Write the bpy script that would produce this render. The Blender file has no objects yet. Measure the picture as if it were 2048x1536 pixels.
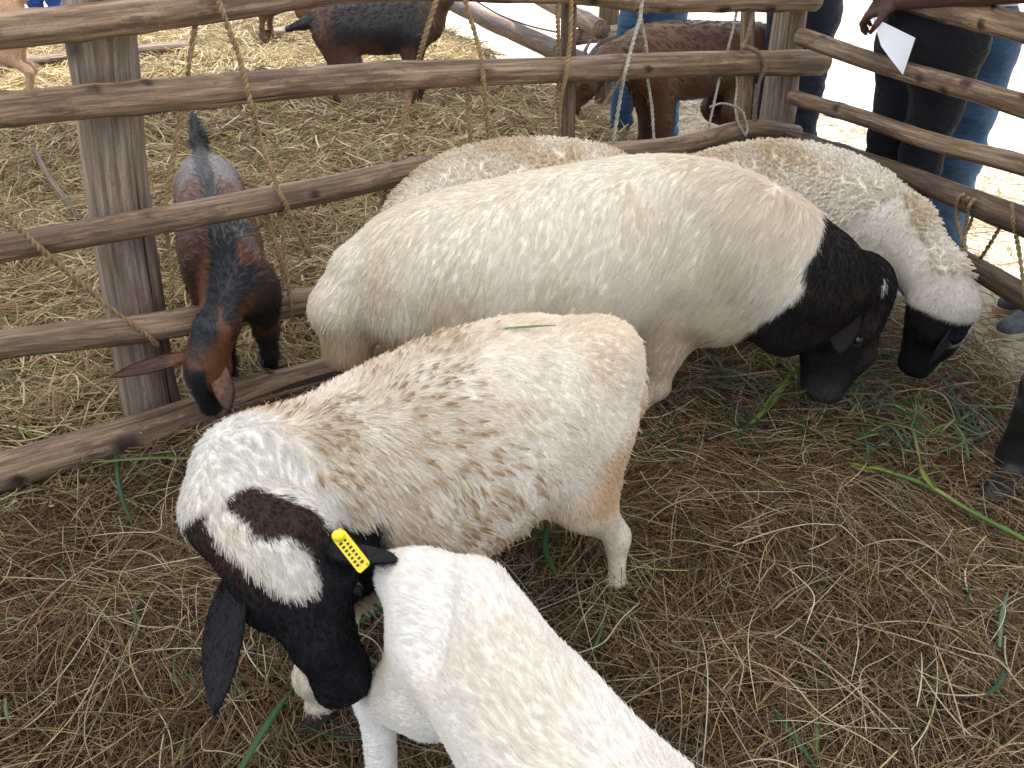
import bpy, bmesh, math, random
import numpy as np
from mathutils import Vector, kdtree

random.seed(7)
RNG = np.random.default_rng(11)
SC = bpy.context.scene
COL = SC.collection
R = math.radians

# ------------------------------------------------------------------ camera, sky, sun, exposure
CAM_H, PITCH, FPX = 1.32, R(32.0), 1538.0
cam_d = bpy.data.cameras.new('camera')
cam_d.sensor_width = 36.0
cam_d.lens = 36.0 * FPX / 2048.0
cam_d.clip_start = 0.05
cam_d.clip_end = 2000.0
cam = bpy.data.objects.new('camera', cam_d)
cam.location = (0, 0, CAM_H)
cam.rotation_euler = (math.pi / 2 - PITCH, 0, 0)
COL.objects.link(cam)
SC.camera = cam

SUN_EL, SUN_AZ = R(58), R(35)          # azimuth measured from +Y towards +X (sun stands ahead and to the right)
world = bpy.data.worlds.new('World')
SC.world = world
world.use_nodes = True
wn = world.node_tree
sky = wn.nodes.new('ShaderNodeTexSky')
sky.sky_type = 'NISHITA'
sky.sun_disc = False
sky.sun_elevation = SUN_EL
sky.sun_rotation = SUN_AZ
sky.dust_density = 2.5
wn.links.new(sky.outputs[0], wn.nodes['Background'].inputs[0])
wn.nodes['Background'].inputs[1].default_value = 0.12
sun_d = bpy.data.lights.new('sun', 'SUN')
sun_d.energy = 4.5
sun_d.angle = R(0.6)
sun_d.color = (1.0, 0.965, 0.915)
sun = bpy.data.objects.new('sun', sun_d)
sdir = Vector((math.sin(SUN_AZ) * math.cos(SUN_EL), math.cos(SUN_AZ) * math.cos(SUN_EL), math.sin(SUN_EL)))
sun.rotation_euler = sdir.to_track_quat('Z', 'Y').to_euler()
COL.objects.link(sun)
SC.view_settings.view_transform = 'Standard'
SC.view_settings.look = 'None'
SC.view_settings.gamma = 1.0
SC.view_settings.exposure = 1.62
SC.render.engine = 'CYCLES'
SC.cycles.max_bounces = 8
SC.cycles.diffuse_bounces = 4
SC.cycles.transparent_max_bounces = 6
SC.cycles.use_denoising = True
SC.cycles.sample_clamp_indirect = 8

# ------------------------------------------------------------------ measuring helpers
CP, SP = math.cos(PITCH), math.sin(PITCH)

def ray(u, v):
    a, b = (u - 1024.0) / FPX, (v - 768.0) / FPX
    return np.array([a, CP - b * SP, -SP - b * CP])

def at(u, v, z=0.0):
    """the point at height z seen at photograph pixel (u, v)"""
    d = ray(u, v)
    t = (z - CAM_H) / d[2]
    return np.array([0, 0, CAM_H]) + d * t

def on_plane(u, v, a, b, off=0.0):
    """the point of the vertical plane over the ground line a-b (shifted by off to the camera's side)"""
    a, b = np.array(a, float), np.array(b, float)
    n = np.array([-(b - a)[1], (b - a)[0], 0.0])
    n = n / np.linalg.norm(n)
    p0 = np.array([a[0], a[1], 0.0])
    c = np.array([0, 0, CAM_H])
    if np.dot(c - p0, n) < 0:
        n = -n
    p0 = p0 + n * off
    d = ray(u, v)
    t = np.dot(p0 - c, n) / np.dot(d, n)
    return c + d * t

def unit(v):
    v = np.asarray(v, float)
    return v / (np.linalg.norm(v) + 1e-12)

def V3(*a):
    return np.array(a, float)

# ------------------------------------------------------------------ noise
def _hash(i, j, k, seed):
    h = (i * 374761393 + j * 668265263 + k * 2147483647 + seed * 974634777) & 0xffffffff
    h = ((h ^ (h >> 13)) * 1274126177) & 0xffffffff
    h = h ^ (h >> 16)
    return (h & 0xffff) / 65535.0

def vnoise(p, scale=1.0, seed=0):
    p = np.asarray(p, float) * scale
    i = np.floor(p).astype(np.int64)
    f = p - i
    f = f * f * (3 - 2 * f)
    o = 0
    for dx in (0, 1):
        for dy in (0, 1):
            for dz in (0, 1):
                w = (f[..., 0] if dx else 1 - f[..., 0]) * (f[..., 1] if dy else 1 - f[..., 1]) * (f[..., 2] if dz else 1 - f[..., 2])
                o = o + w * _hash(i[..., 0] + dx, i[..., 1] + dy, i[..., 2] + dz, seed)
    return o

def fbm(p, scale=1.0, seed=0, oct=3):
    o, a, t = 0, 1.0, 0
    for k in range(oct):
        o = o + a * vnoise(p, scale * 2 ** k, seed + k * 17)
        t += a
        a *= 0.5
    return o / t

# ------------------------------------------------------------------ materials
MATS = {}

def new_mat(name):
    m = bpy.data.materials.new(name)
    m.use_nodes = True
    nt = m.node_tree
    b = nt.nodes['Principled BSDF']
    MATS[name] = m
    return m, nt, b

def nd(nt, typ, **kw):
    n = nt.nodes.new(typ)
    for k, v in kw.items():
        if isinstance(k, str) and hasattr(n, k):
            setattr(n, k, v)
    return n

def noise_node(nt, vec, scale, detail=4, rough=0.55, mscale=None):
    n = nt.nodes.new('ShaderNodeTexNoise')
    n.inputs['Scale'].default_value = scale
    n.inputs['Detail'].default_value = detail
    n.inputs['Roughness'].default_value = rough
    if mscale is not None:
        mp = nt.nodes.new('ShaderNodeMapping')
        mp.inputs['Scale'].default_value = mscale
        nt.links.new(vec, mp.inputs['Vector'])
        vec = mp.outputs[0]
    nt.links.new(vec, n.inputs['Vector'])
    return n.outputs['Fac']

def ramp(nt, fac, stops):
    r = nt.nodes.new('ShaderNodeValToRGB')
    e = r.color_ramp.elements
    while len(e) < len(stops):
        e.new(0.5)
    for el, (p, c) in zip(e, stops):
        el.position = p
        el.color = (c[0], c[1], c[2], 1)
    nt.links.new(fac, r.inputs[0])
    return r.outputs[0]

def mix(nt, fac, a, b, blend='MIX'):
    m = nt.nodes.new('ShaderNodeMix')
    m.data_type = 'RGBA'
    m.blend_type = blend
    for sock, val in ((m.inputs[0], fac), (m.inputs[6], a), (m.inputs[7], b)):
        if hasattr(val, 'links') or hasattr(val, 'is_linked'):
            nt.links.new(val, sock)
        elif isinstance(val, (int, float)):
            sock.default_value = val
        else:
            sock.default_value = (val[0], val[1], val[2], 1)
    return m.outputs[2]

def bump(nt, h, strength, dist, b):
    n = nt.nodes.new('ShaderNodeBump')
    n.inputs['Strength'].default_value = strength
    n.inputs['Distance'].default_value = dist
    nt.links.new(h, n.inputs['Height'])
    nt.links.new(n.outputs[0], b.inputs['Normal'])

def attr(nt, name):
    n = nt.nodes.new('ShaderNodeAttribute')
    n.attribute_name = name
    return n

def objcoord(nt):
    return nt.nodes.new('ShaderNodeTexCoord').outputs['Object']

def mat_wood(name, c_dark, c_mid, c_light, bark, barkamt=0.5):
    m, nt, b = new_mat(name)
    w = attr(nt, 'wv').outputs['Vector']
    kn = attr(nt, 'knot').outputs['Fac']
    g = noise_node(nt, w, 75, 6, 0.68, (1, 1, 0.05))
    c = ramp(nt, g, [(0.36, c_dark), (0.5, c_mid), (0.64, c_light)])
    g2 = noise_node(nt, w, 7, 4, 0.6, (1, 1, 0.35))
    c = mix(nt, ramp(nt, g2, [(0.35, (0, 0, 0)), (0.7, (1, 1, 1))]), c, mix(nt, 1.0, c, (1.25, 1.2, 1.12), 'MULTIPLY'))
    g3 = noise_node(nt, w, 13, 6, 0.75, (1, 1, 0.22))
    c = mix(nt, ramp(nt, g3, [(0.60 - 0.12 * barkamt, (0, 0, 0)), (0.635 - 0.12 * barkamt, (barkamt, barkamt, barkamt))]), c, bark)
    # long dark checks
    g4 = noise_node(nt, w, 34, 2, 0.4, (1, 1, 0.025))
    chk = ramp(nt, g4, [(0.27, (1, 1, 1)), (0.33, (0, 0, 0))])
    c = mix(nt, chk, c, (0.045, 0.032, 0.024))
    kr = ramp(nt, kn, [(0.25, (0, 0, 0)), (0.7, (1, 1, 1))])
    c = mix(nt, kr, c, (0.035, 0.02, 0.015))
    # grime speckle
    g5 = noise_node(nt, w, 160, 2, 0.5)
    c = mix(nt, ramp(nt, g5, [(0.6, (0, 0, 0)), (0.75, (0.5, 0.5, 0.5))]), c, (0.07, 0.05, 0.035))
    nt.links.new(c, b.inputs['Base Color'])
    b.inputs['Roughness'].default_value = 0.62
    b.inputs['Specular IOR Level'].default_value = 0.35
    ad = nt.nodes.new('ShaderNodeMath'); ad.operation = 'SUBTRACT'
    nt.links.new(g, ad.inputs[0]); nt.links.new(chk, ad.inputs[1])
    bump(nt, ad.outputs[0], 0.9, 0.005, b)
    return m

mat_wood('rail_wood', (0.085, 0.058, 0.04), (0.185, 0.128, 0.085), (0.33, 0.25, 0.175), (0.09, 0.045, 0.033), 0.6)
mat_wood('post_wood', (0.10, 0.075, 0.057), (0.20, 0.155, 0.12), (0.31, 0.255, 0.205), (0.16, 0.10, 0.07), 0.55)
mat_wood('dark_wood', (0.05, 0.034, 0.024), (0.11, 0.075, 0.05), (0.19, 0.135, 0.09), (0.06, 0.035, 0.026), 0.5)

def mat_col(name, rough=0.8, spec=0.2, sheen=0.0, noise=0.0, nscale=30, bmp=0.0, bscale=60, bdist=0.004, cattr='col'):
    m, nt, b = new_mat(name)
    c = attr(nt, cattr).outputs['Color']
    oc = objcoord(nt)
    if noise:
        g = noise_node(nt, oc, nscale, 4, 0.6)
        lo, hi = 1 - noise, 1 + noise
        c = mix(nt, 1.0, c, ramp(nt, g, [(0.3, (lo, lo, lo)), (0.7, (hi, hi, hi))]), 'MULTIPLY')
    nt.links.new(c, b.inputs['Base Color'])
    b.inputs['Roughness'].default_value = rough
    b.inputs['Specular IOR Level'].default_value = spec
    b.inputs['Sheen Weight'].default_value = sheen
    if bmp:
        bump(nt, noise_node(nt, oc, bscale, 3, 0.6), bmp, bdist, b)
    return m

mat_col('skin_coat', 0.75, 0.2, 0.0, 0.15, 40, 0.4, 220, 0.003)
mat_col('goat_coat', 0.42, 0.45, 0.0, 0.2, 60, 0.5, 300, 0.002)

def mat_hair(name, trans=0.25, rough=0.7, spec=0.25):
    m, nt, b = new_mat(name)
    c = attr(nt, 'col').outputs['Color']
    nt.links.new(c, b.inputs['Base Color'])
    b.inputs['Roughness'].default_value = rough
    b.inputs['Specular IOR Level'].default_value = spec
    if trans:
        t = nt.nodes.new('ShaderNodeBsdfTranslucent')
        nt.links.new(c, t.inputs['Color'])
        mx = nt.nodes.new('ShaderNodeMixShader')
        mx.inputs[0].default_value = trans
        nt.links.new(b.outputs[0], mx.inputs[1])
        nt.links.new(t.outputs[0], mx.inputs[2])
        nt.links.new(mx.outputs[0], nt.nodes['Material Output'].inputs['Surface'])
    return m

mat_hair('wool_hair', 0.25, 0.8, 0.15)
mat_hair('goat_hair', 0.0, 0.42, 0.35)
mat_hair('straw', 0.15, 0.6, 0.3)
mat_hair('rope_fibre', 0.1, 0.8, 0.15)

def mat_plain(name, colr, rough=0.6, spec=0.3, var=0.0, vscale=20, bmp=0.0, bscale=80, bdist=0.003, metal=0.0):
    m, nt, b = new_mat(name)
    oc = objcoord(nt)
    if var:
        g = noise_node(nt, oc, vscale, 5, 0.6)
        c0 = tuple(x * (1 - var) for x in colr); c1 = tuple(x * (1 + var) for x in colr)
        nt.links.new(ramp(nt, g, [(0.3, c0), (0.7, c1)]), b.inputs['Base Color'])
    else:
        b.inputs['Base Color'].default_value = (*colr, 1)
    b.inputs['Roughness'].default_value = rough
    b.inputs['Specular IOR Level'].default_value = spec
    b.inputs['Metallic'].default_value = metal
    if bmp:
        bump(nt, noise_node(nt, oc, bscale, 4, 0.6), bmp, bdist, b)
    return m

mat_plain('eye_gloss', (0.012, 0.008, 0.006), 0.08, 0.6)
mat_plain('eyelid', (0.016, 0.013, 0.012), 0.55, 0.4, 0.2, 60)
mat_plain('tag_yellow', (0.80, 0.66, 0.03), 0.4, 0.4, 0.08, 60)
mat_plain('tag_print', (0.05, 0.05, 0.03), 0.6)
mat_plain('paper', (0.72, 0.76, 0.84), 0.75, 0.2, 0.03, 12)
mat_plain('rubber_black', (0.012, 0.013, 0.014), 0.38, 0.4, 0.3, 12, 0.2, 30)
mat_plain('shoe_white', (0.62, 0.60, 0.55), 0.6, 0.3, 0.12, 30)
mat_plain('shoe_sole', (0.42, 0.34, 0.24), 0.7, 0.2, 0.2, 30)
mat_plain('shoe_grey', (0.10, 0.11, 0.12), 0.7, 0.2, 0.3, 40)
mat_plain('shoe_brown', (0.07, 0.045, 0.03), 0.55, 0.3, 0.3, 30)
mat_plain('skin_brown', (0.075, 0.037, 0.025), 0.48, 0.4, 0.15, 40, 0.25, 240, 0.001)
mat_plain('hair_black', (0.01, 0.009, 0.008), 0.8)
mat_plain('shirt_grey', (0.22, 0.23, 0.25), 0.85, 0.1, 0.15, 12, 0.3, 18, 0.02)
mat_plain('shirt_white', (0.55, 0.55, 0.56), 0.85, 0.1, 0.1, 12, 0.3, 18, 0.02)
mat_plain('shirt_green', (0.07, 0.12, 0.06), 0.85, 0.1, 0.1, 12, 0.3, 18, 0.02)
mat_plain('wire_steel', (0.12, 0.12, 0.12), 0.5, 0.4, 0, 10, 0, metal=0.7)

def mat_cloth(name, base, worn, wear=0.5):
    m, nt, b = new_mat(name)
    oc = objcoord(nt)
    g = noise_node(nt, oc, 3.0, 3, 0.5, (1, 1, 0.5))
    c = ramp(nt, g, [(0.30, base), (0.78, worn)])
    wv = noise_node(nt, oc, 420, 2, 0.5)
    c = mix(nt, 0.35, c, mix(nt, 1.0, c, ramp(nt, wv, [(0.3, (0.5, 0.5, 0.5)), (0.7, (1.6, 1.6, 1.6))]), 'MULTIPLY'))
    nt.links.new(c, b.inputs['Base Color'])
    b.inputs['Roughness'].default_value = 0.85
    b.inputs['Specular IOR Level'].default_value = 0.15
    b.inputs['Sheen Weight'].default_value = 0.1
    f = noise_node(nt, oc, 11, 4, 0.55, (0.7, 0.7, 1.8))
    bump(nt, f, 0.8, 0.04, b)
    return m

mat_cloth('denim_blue', (0.018, 0.045, 0.10), (0.075, 0.15, 0.26), 0.8)
mat_cloth('denim_light', (0.022, 0.056, 0.115), (0.11, 0.20, 0.31), 0.9)
mat_cloth('cloth_black', (0.006, 0.007, 0.010), (0.022, 0.025, 0.032), 0.4)
mat_cloth('cloth_navy', (0.008, 0.011, 0.02), (0.025, 0.03, 0.045), 0.4)
mat_cloth('cloth_brightblue', (0.02, 0.05, 0.25), (0.04, 0.09, 0.36), 0.4)

# ground and bedding
m, nt, b = new_mat('sand_ground')
oc = objcoord(nt)
g = noise_node(nt, oc, 1.6, 6, 0.62)
c = ramp(nt, g, [(0.3, (0.30, 0.25, 0.18)), (0.55, (0.42, 0.37, 0.28)), (0.75, (0.47, 0.42, 0.32))])
g2 = noise_node(nt, oc, 38, 5, 0.7)
c = mix(nt, ramp(nt, g2, [(0.52, (0, 0, 0)), (0.7, (0.6, 0.6, 0.6))]), c, (0.18, 0.14, 0.085))
nt.links.new(c, b.inputs['Base Color'])
b.inputs['Roughness'].default_value = 0.95
bump(nt, g2, 0.25, 0.01, b)

m, nt, b = new_mat('bedding_base')
oc = objcoord(nt)
g = noise_node(nt, oc, 5, 5, 0.6)
c = ramp(nt, g, [(0.3, (0.035, 0.024, 0.014)), (0.6, (0.085, 0.06, 0.034)), (0.8, (0.13, 0.095, 0.05))])
g2 = noise_node(nt, oc, 90, 4, 0.7)
c = mix(nt, ramp(nt, g2, [(0.45, (0, 0, 0)), (0.6, (0.7, 0.7, 0.7))]), c, (0.17, 0.13, 0.07))
nt.links.new(c, b.inputs['Base Color'])
b.inputs['Roughness'].default_value = 0.95
bump(nt, g2, 0.9, 0.02, b)

m, nt, b = new_mat('canvas')  # translucent, so the added roof lets soft top light through
nt.nodes.remove(b)
d = nt.nodes.new('ShaderNodeBsdfDiffuse'); d.inputs[0].default_value = (0.60, 0.61, 0.62, 1)
t = nt.nodes.new('ShaderNodeBsdfTranslucent'); t.inputs[0].default_value = (0.60, 0.59, 0.575, 1)
mx = nt.nodes.new('ShaderNodeMixShader'); mx.inputs[0].default_value = 0.5
nt.links.new(d.outputs[0], mx.inputs[1]); nt.links.new(t.outputs[0], mx.inputs[2])
nt.links.new(mx.outputs[0], nt.nodes['Material Output'].inputs['Surface'])

# ------------------------------------------------------------------ object helpers
def tag(o, label=None, cat=None, group=None, kind=None):
    if label: o['label'] = label
    if cat: o['category'] = cat
    if group: o['group'] = group
    if kind: o['kind'] = kind
    return o

def empty(name, loc=(0, 0, 0)):
    o = bpy.data.objects.new(name, None)
    o.location = tuple(float(x) for x in loc)
    o.empty_display_size = 0.1
    COL.objects.link(o)
    return o

def mesh_obj(name, verts, faces, material, parent=None, smooth=True, attrs=None, vec=None, colr=None):
    """one mesh object in world coordinates, origin at the parent (or at its own centre base)"""
    verts = np.asarray(verts, float)
    org = np.array(parent_world(parent)) if parent else np.array([verts[:, 0].mean(), verts[:, 1].mean(), verts[:, 2].min()])
    me = bpy.data.meshes.new(name)
    if isinstance(faces, np.ndarray):
        faces = faces.tolist()
    me.from_pydata((verts - org).tolist(), [], faces)
    if smooth:
        me.polygons.foreach_set('use_smooth', np.ones(len(me.polygons), bool))
    for k, a in (attrs or {}).items():
        me.attributes.new(k, 'FLOAT', 'POINT').data.foreach_set('value', np.asarray(a, np.float32))
    for k, a in (vec or {}).items():
        me.attributes.new(k, 'FLOAT_VECTOR', 'POINT').data.foreach_set('vector', np.asarray(a, np.float32).ravel())
    if colr is not None:
        c = np.ones((len(verts), 4), np.float32); c[:, :3] = colr
        me.attributes.new('col', 'FLOAT_COLOR', 'POINT').data.foreach_set('color', c.ravel())
    me.materials.append(MATS[material])
    me.update()
    o = bpy.data.objects.new(name, me)
    COL.objects.link(o)
    if parent:
        o.parent = parent
    else:
        o.location = org.tolist()
    return o

def parent_world(p):
    v = Vector((0, 0, 0))
    while p is not None:
        v = v + p.location
        p = p.parent
    return (v.x, v.y, v.z)

def curves_obj(name, pts, radius, colr, material, parent=None):
    """hair-like strands: pts (n,k,3) world, radius (n,k), colr (n,k,3) or (n,3)"""
    n, k, _ = pts.shape
    org = np.array(parent_world(parent)) if parent else np.zeros(3)
    c = bpy.data.hair_curves.new(name)
    c.add_curves([k] * n)
    c.position_data.foreach_set('vector', (pts - org).astype(np.float32).ravel())
    a = c.attributes.get('radius') or c.attributes.new('radius', 'FLOAT', 'POINT')
    a.data.foreach_set('value', radius.astype(np.float32).ravel())
    if colr.ndim == 2:
        cc = np.ones((n, 4), np.float32); cc[:, :3] = colr
        c.attributes.new('col', 'FLOAT_COLOR', 'CURVE').data.foreach_set('color', cc.ravel())
    else:
        cc = np.ones((n * k, 4), np.float32); cc[:, :3] = colr.reshape(-1, 3)
        c.attributes.new('col', 'FLOAT_COLOR', 'POINT').data.foreach_set('color', cc.ravel())
    c.materials.append(MATS[material])
    o = bpy.data.objects.new(name, c)
    COL.objects.link(o)
    if parent: o.parent = parent
    return o

def catmull(P, n):
    """resample control points (m, d) to about n points, evenly in parameter"""
    P = np.asarray(P, float)
    m = len(P)
    if m == 2:
        t = np.linspace(0, 1, n)[:, None]
        return P[0] * (1 - t) + P[1] * t
    Q = np.vstack([2 * P[0] - P[1], P, 2 * P[-1] - P[-2]])
    s = np.linspace(0, m - 1, n)
    i = np.minimum(s.astype(int), m - 2)
    t = (s - i)[:, None]
    p0, p1, p2, p3 = Q[i], Q[i + 1], Q[i + 2], Q[i + 3]
    return 0.5 * ((2 * p1) + (-p0 + p2) * t + (2 * p0 - 5 * p1 + 4 * p2 - p3) * t ** 2 + (-p0 + 3 * p1 - 3 * p2 + p3) * t ** 3)

def frames(C):
    """parallel-transport frames along (n,3)"""
    T = np.gradient(C, axis=0)
    T /= np.linalg.norm(T, axis=1)[:, None] + 1e-12
    up = V3(0, 0, 1) if abs(T[0][2]) < 0.9 else V3(1, 0, 0)
    N = np.zeros_like(C); B = np.zeros_like(C)
    n = unit(up - T[0] * np.dot(up, T[0]))
    for i in range(len(C)):
        n = unit(n - T[i] * np.dot(n, T[i]))
        N[i] = n
        B[i] = np.cross(T[i], n)
    return T, N, B

def tube(C, r, sides=16, caps=True):
    """tube verts/faces round centreline C with radii r (n,) or (n,sides)"""
    C = np.asarray(C, float)
    n = len(C)
    r = np.asarray(r, float)
    if r.ndim == 1: r = np.repeat(r[:, None], sides, 1)
    T, N, B = frames(C)
    th = np.linspace(0, 2 * math.pi, sides, endpoint=False)
    V = C[:, None, :] + r[:, :, None] * (np.cos(th)[None, :, None] * N[:, None, :] + np.sin(th)[None, :, None] * B[:, None, :])
    V = V.reshape(-1, 3)
    F = []
    for i in range(n - 1):
        for j in range(sides):
            a, b2 = i * sides + j, i * sides + (j + 1) % sides
            F.append((a, b2, b2 + sides, a + sides))
    if caps:
        F.append(tuple(range(sides - 1, -1, -1)))
        F.append(tuple((n - 1) * sides + j for j in range(sides)))
    return V, F, th

def log(name, pts, radii, parent, material='rail_wood', sides=20, seed=0, knots=8, bend=0.006, rough=0.04, step=0.03):
    """a barked or peeled pole: bent, tapered, lumpy, with knots and sawn ends"""
    rng = np.random.default_rng(seed + 100)
    pts = np.asarray(pts, float)
    L = np.linalg.norm(np.diff(pts, axis=0), axis=1).sum()
    n = max(8, int(L / step))
    C = catmull(pts, n)
    rr = catmull(np.asarray(radii, float)[:, None].repeat(1, 1) if len(radii) == len(pts) else np.linspace(radii[0], radii[-1], len(pts))[:, None], n)[:, 0]
    s = np.linspace(0, L, n)
    for ax in range(3):
        C[:, ax] += bend * (vnoise(np.c_[s * 2.2, s * 0, s * 0 + ax * 9.1], 1, seed) - 0.5) * 2
    th = np.linspace(0, 2 * math.pi, sides, endpoint=False)
    S, TH = np.meshgrid(s, th, indexing='ij')
    q = np.stack([np.cos(TH) * 1.0, np.sin(TH) * 1.0, S * 5], -1)
    rad = rr[:, None] * (1 + rough * 2 * (fbm(q, 1.3, seed + 5, 3) - 0.5) + 0.5 * rough * 2 * (vnoise(q * np.array([2.2, 2.2, 0.4]), 1.5, seed + 31) - 0.5))
    kn = np.zeros_like(rad)
    for _ in range(knots):
        ks, kt = rng.uniform(0.03 * L, 0.97 * L), rng.uniform(0, 2 * math.pi)
        kr = rng.uniform(0.35, 0.75) * rr.mean()
        dth = np.angle(np.exp(1j * (TH - kt)))
        d2 = ((S - ks) / (kr * 1.5)) ** 2 + (dth * rr.mean() / kr) ** 2
        rad += rr.mean() * 0.17 * np.exp(-d2 * 0.8) - rr.mean() * 0.12 * np.exp(-d2 * 5)
        kn = np.maximum(kn, np.exp(-d2 * 1.6))
    V, F, _ = tube(C, rad, sides)
    wv = np.stack([np.cos(TH) * rr.mean(), np.sin(TH) * rr.mean(), S + seed * 3.7], -1).reshape(-1, 3)
    return mesh_obj(name, V, F, material, parent, True, {'knot': kn.ravel()}, {'wv': wv})
# ================================================================== the setting
FA, FB = (-1.03, 1.82), (1.09, 3.30)      # rail line of the long fence
GA, GB = (1.12, 3.32), (1.575, 2.25)        # rail line of the right-hand fence

def hay_h(x, y):
    x, y = np.asarray(x, float), np.asarray(y, float)
    q = np.stack([x, y, np.zeros_like(x)], -1)
    h = 0.12 * (fbm(q, 1.1, 3, 2) - 0.5) + 0.075 * (vnoise(q, 4.5, 8) - 0.5)
    far = np.clip((y - 2.6) / 2.5, 0, 1)
    h = h + far * 0.22 * (fbm(q, 0.8, 21, 3) - 0.47)
    h = h - 0.035 * np.exp(-(((x - .17) / .2) ** 2 + ((y - 1.25) / .2) ** 2)) - .03 * np.exp(-(((x + .3) / .25) ** 2 + ((y - .75) / .2) ** 2))
    h = h + .055 * np.exp(-(((x - .75) / .3) ** 2 + ((y - 1.42) / .22) ** 2)) + .05 * np.exp(-(((x - .75) / .35) ** 2 + ((y - 1.0) / .2) ** 2))
    # heap of hay in the goat pen, behind the top rail
    h = h + 0.16 * np.exp(-(((x + 1.9) / 0.9) ** 2 + ((y - 6.6) / 0.8) ** 2))
    return h

def right_edge(y):
    """x of the edge of the bedding on the right"""
    y = np.asarray(y, float)
    near = 1.12 + (3.32 - y) / (3.32 - 2.25) * (1.575 - 1.12) + 0.05
    far = 1.12 - (y - 3.32) * 0.19
    far = np.where(y > 5.2, 0.75 - (y - 5.2) * 0.31, far + 0.0)
    return np.where(y < 3.32, near, far)

def ground_sheet():
    n = 2
    s = 400.0
    xs = np.array([-s, -30, -12, -6, -3, 0, 3, 6, 12, 30, s]); ys = np.array([-s, -30, -8, 0, 4, 8, 14, 30, 80, s])
    V, F = [], []
    for y in ys:
        for x in xs: V.append((x, y, -0.07))
    nx = len(xs)
    for j in range(len(ys) - 1):
        for i in range(nx - 1):
            F.append((j * nx + i, j * nx + i + 1, (j + 1) * nx + i + 1, (j + 1) * nx + i))
    o = mesh_obj('ground', np.array(V), F, 'sand_ground', None, False)
    tag(o, 'pale sunlit sandy ground outside the pens', 'ground', kind='structure')

ground_sheet()

def bedding():
    ys = np.concatenate([np.arange(-1.0, 3.4, 0.045), np.arange(3.4, 11.5, 0.09)])
    nx = 140
    V = []
    for y in ys:
        x0 = -2.6 if y < 2.2 else -2.6 - (y - 2.2) * 0.75
        x1 = float(right_edge(y)) + 0.04 * math.sin(y * 7)
        x = np.linspace(x0, x1, nx)
        z = hay_h(x, np.full(nx, y)) - 0.035
        z[-8:] = np.linspace(z[-8], -0.085, 8)
        V.append(np.stack([x, np.full(nx, y), z], -1))
    V = np.concatenate(V)
    F = []
    for j in range(len(ys) - 1):
        for i in range(nx - 1):
            a = j * nx + i
            F.append((a, a + 1, a + nx + 1, a + nx))
    o = mesh_obj('bedding_floor', V, F, 'bedding_base', None, True)
    tag(o, 'trampled brown hay floor under the loose straw', 'floor', kind='structure')

bedding()

PAL_NEAR = [((0.075, 0.042, 0.024), 3.4), ((0.15, 0.090, 0.048), 3.6), ((0.24, 0.165, 0.085), 2.6), ((0.37, 0.275, 0.15), 1.1),
            ((0.55, 0.44, 0.27), 0.3), ((0.15, 0.14, 0.048), 1.0), ((0.085, 0.11, 0.036), 0.3), ((0.06, 0.034, 0.022), 2.0)]
PAL_MID = [((0.12, 0.068, 0.036), 3.2), ((0.21, 0.138, 0.072), 3.2), ((0.34, 0.25, 0.14), 2.0), ((0.15, 0.14, 0.055), .8), ((0.09, 0.05, 0.03), 1.0), ((0.25, 0.14, 0.06), .6)]
PAL_PALE = [((0.38, 0.29, 0.17), 2.0), ((0.50, 0.41, 0.27), 2.0), ((0.60, 0.53, 0.40), .8), ((0.28, 0.19, 0.10), 1.6), ((0.30, 0.29, 0.12), .6)]
PAL_FAR = [((0.19, 0.13, 0.068), 2.2), ((0.31, 0.235, 0.12), 3.6), ((0.44, 0.355, 0.20), 2.8), ((0.58, 0.50, 0.32), 1.2),
           ((0.22, 0.21, 0.08), 1.2), ((0.115, 0.072, 0.04), 1.2)]

def smooth_big(q, seed):
    return 0.55 * fbm(q, 1.8, 177, 3) + 0.45 * fbm(q, 0.7, 178, 2)

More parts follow.
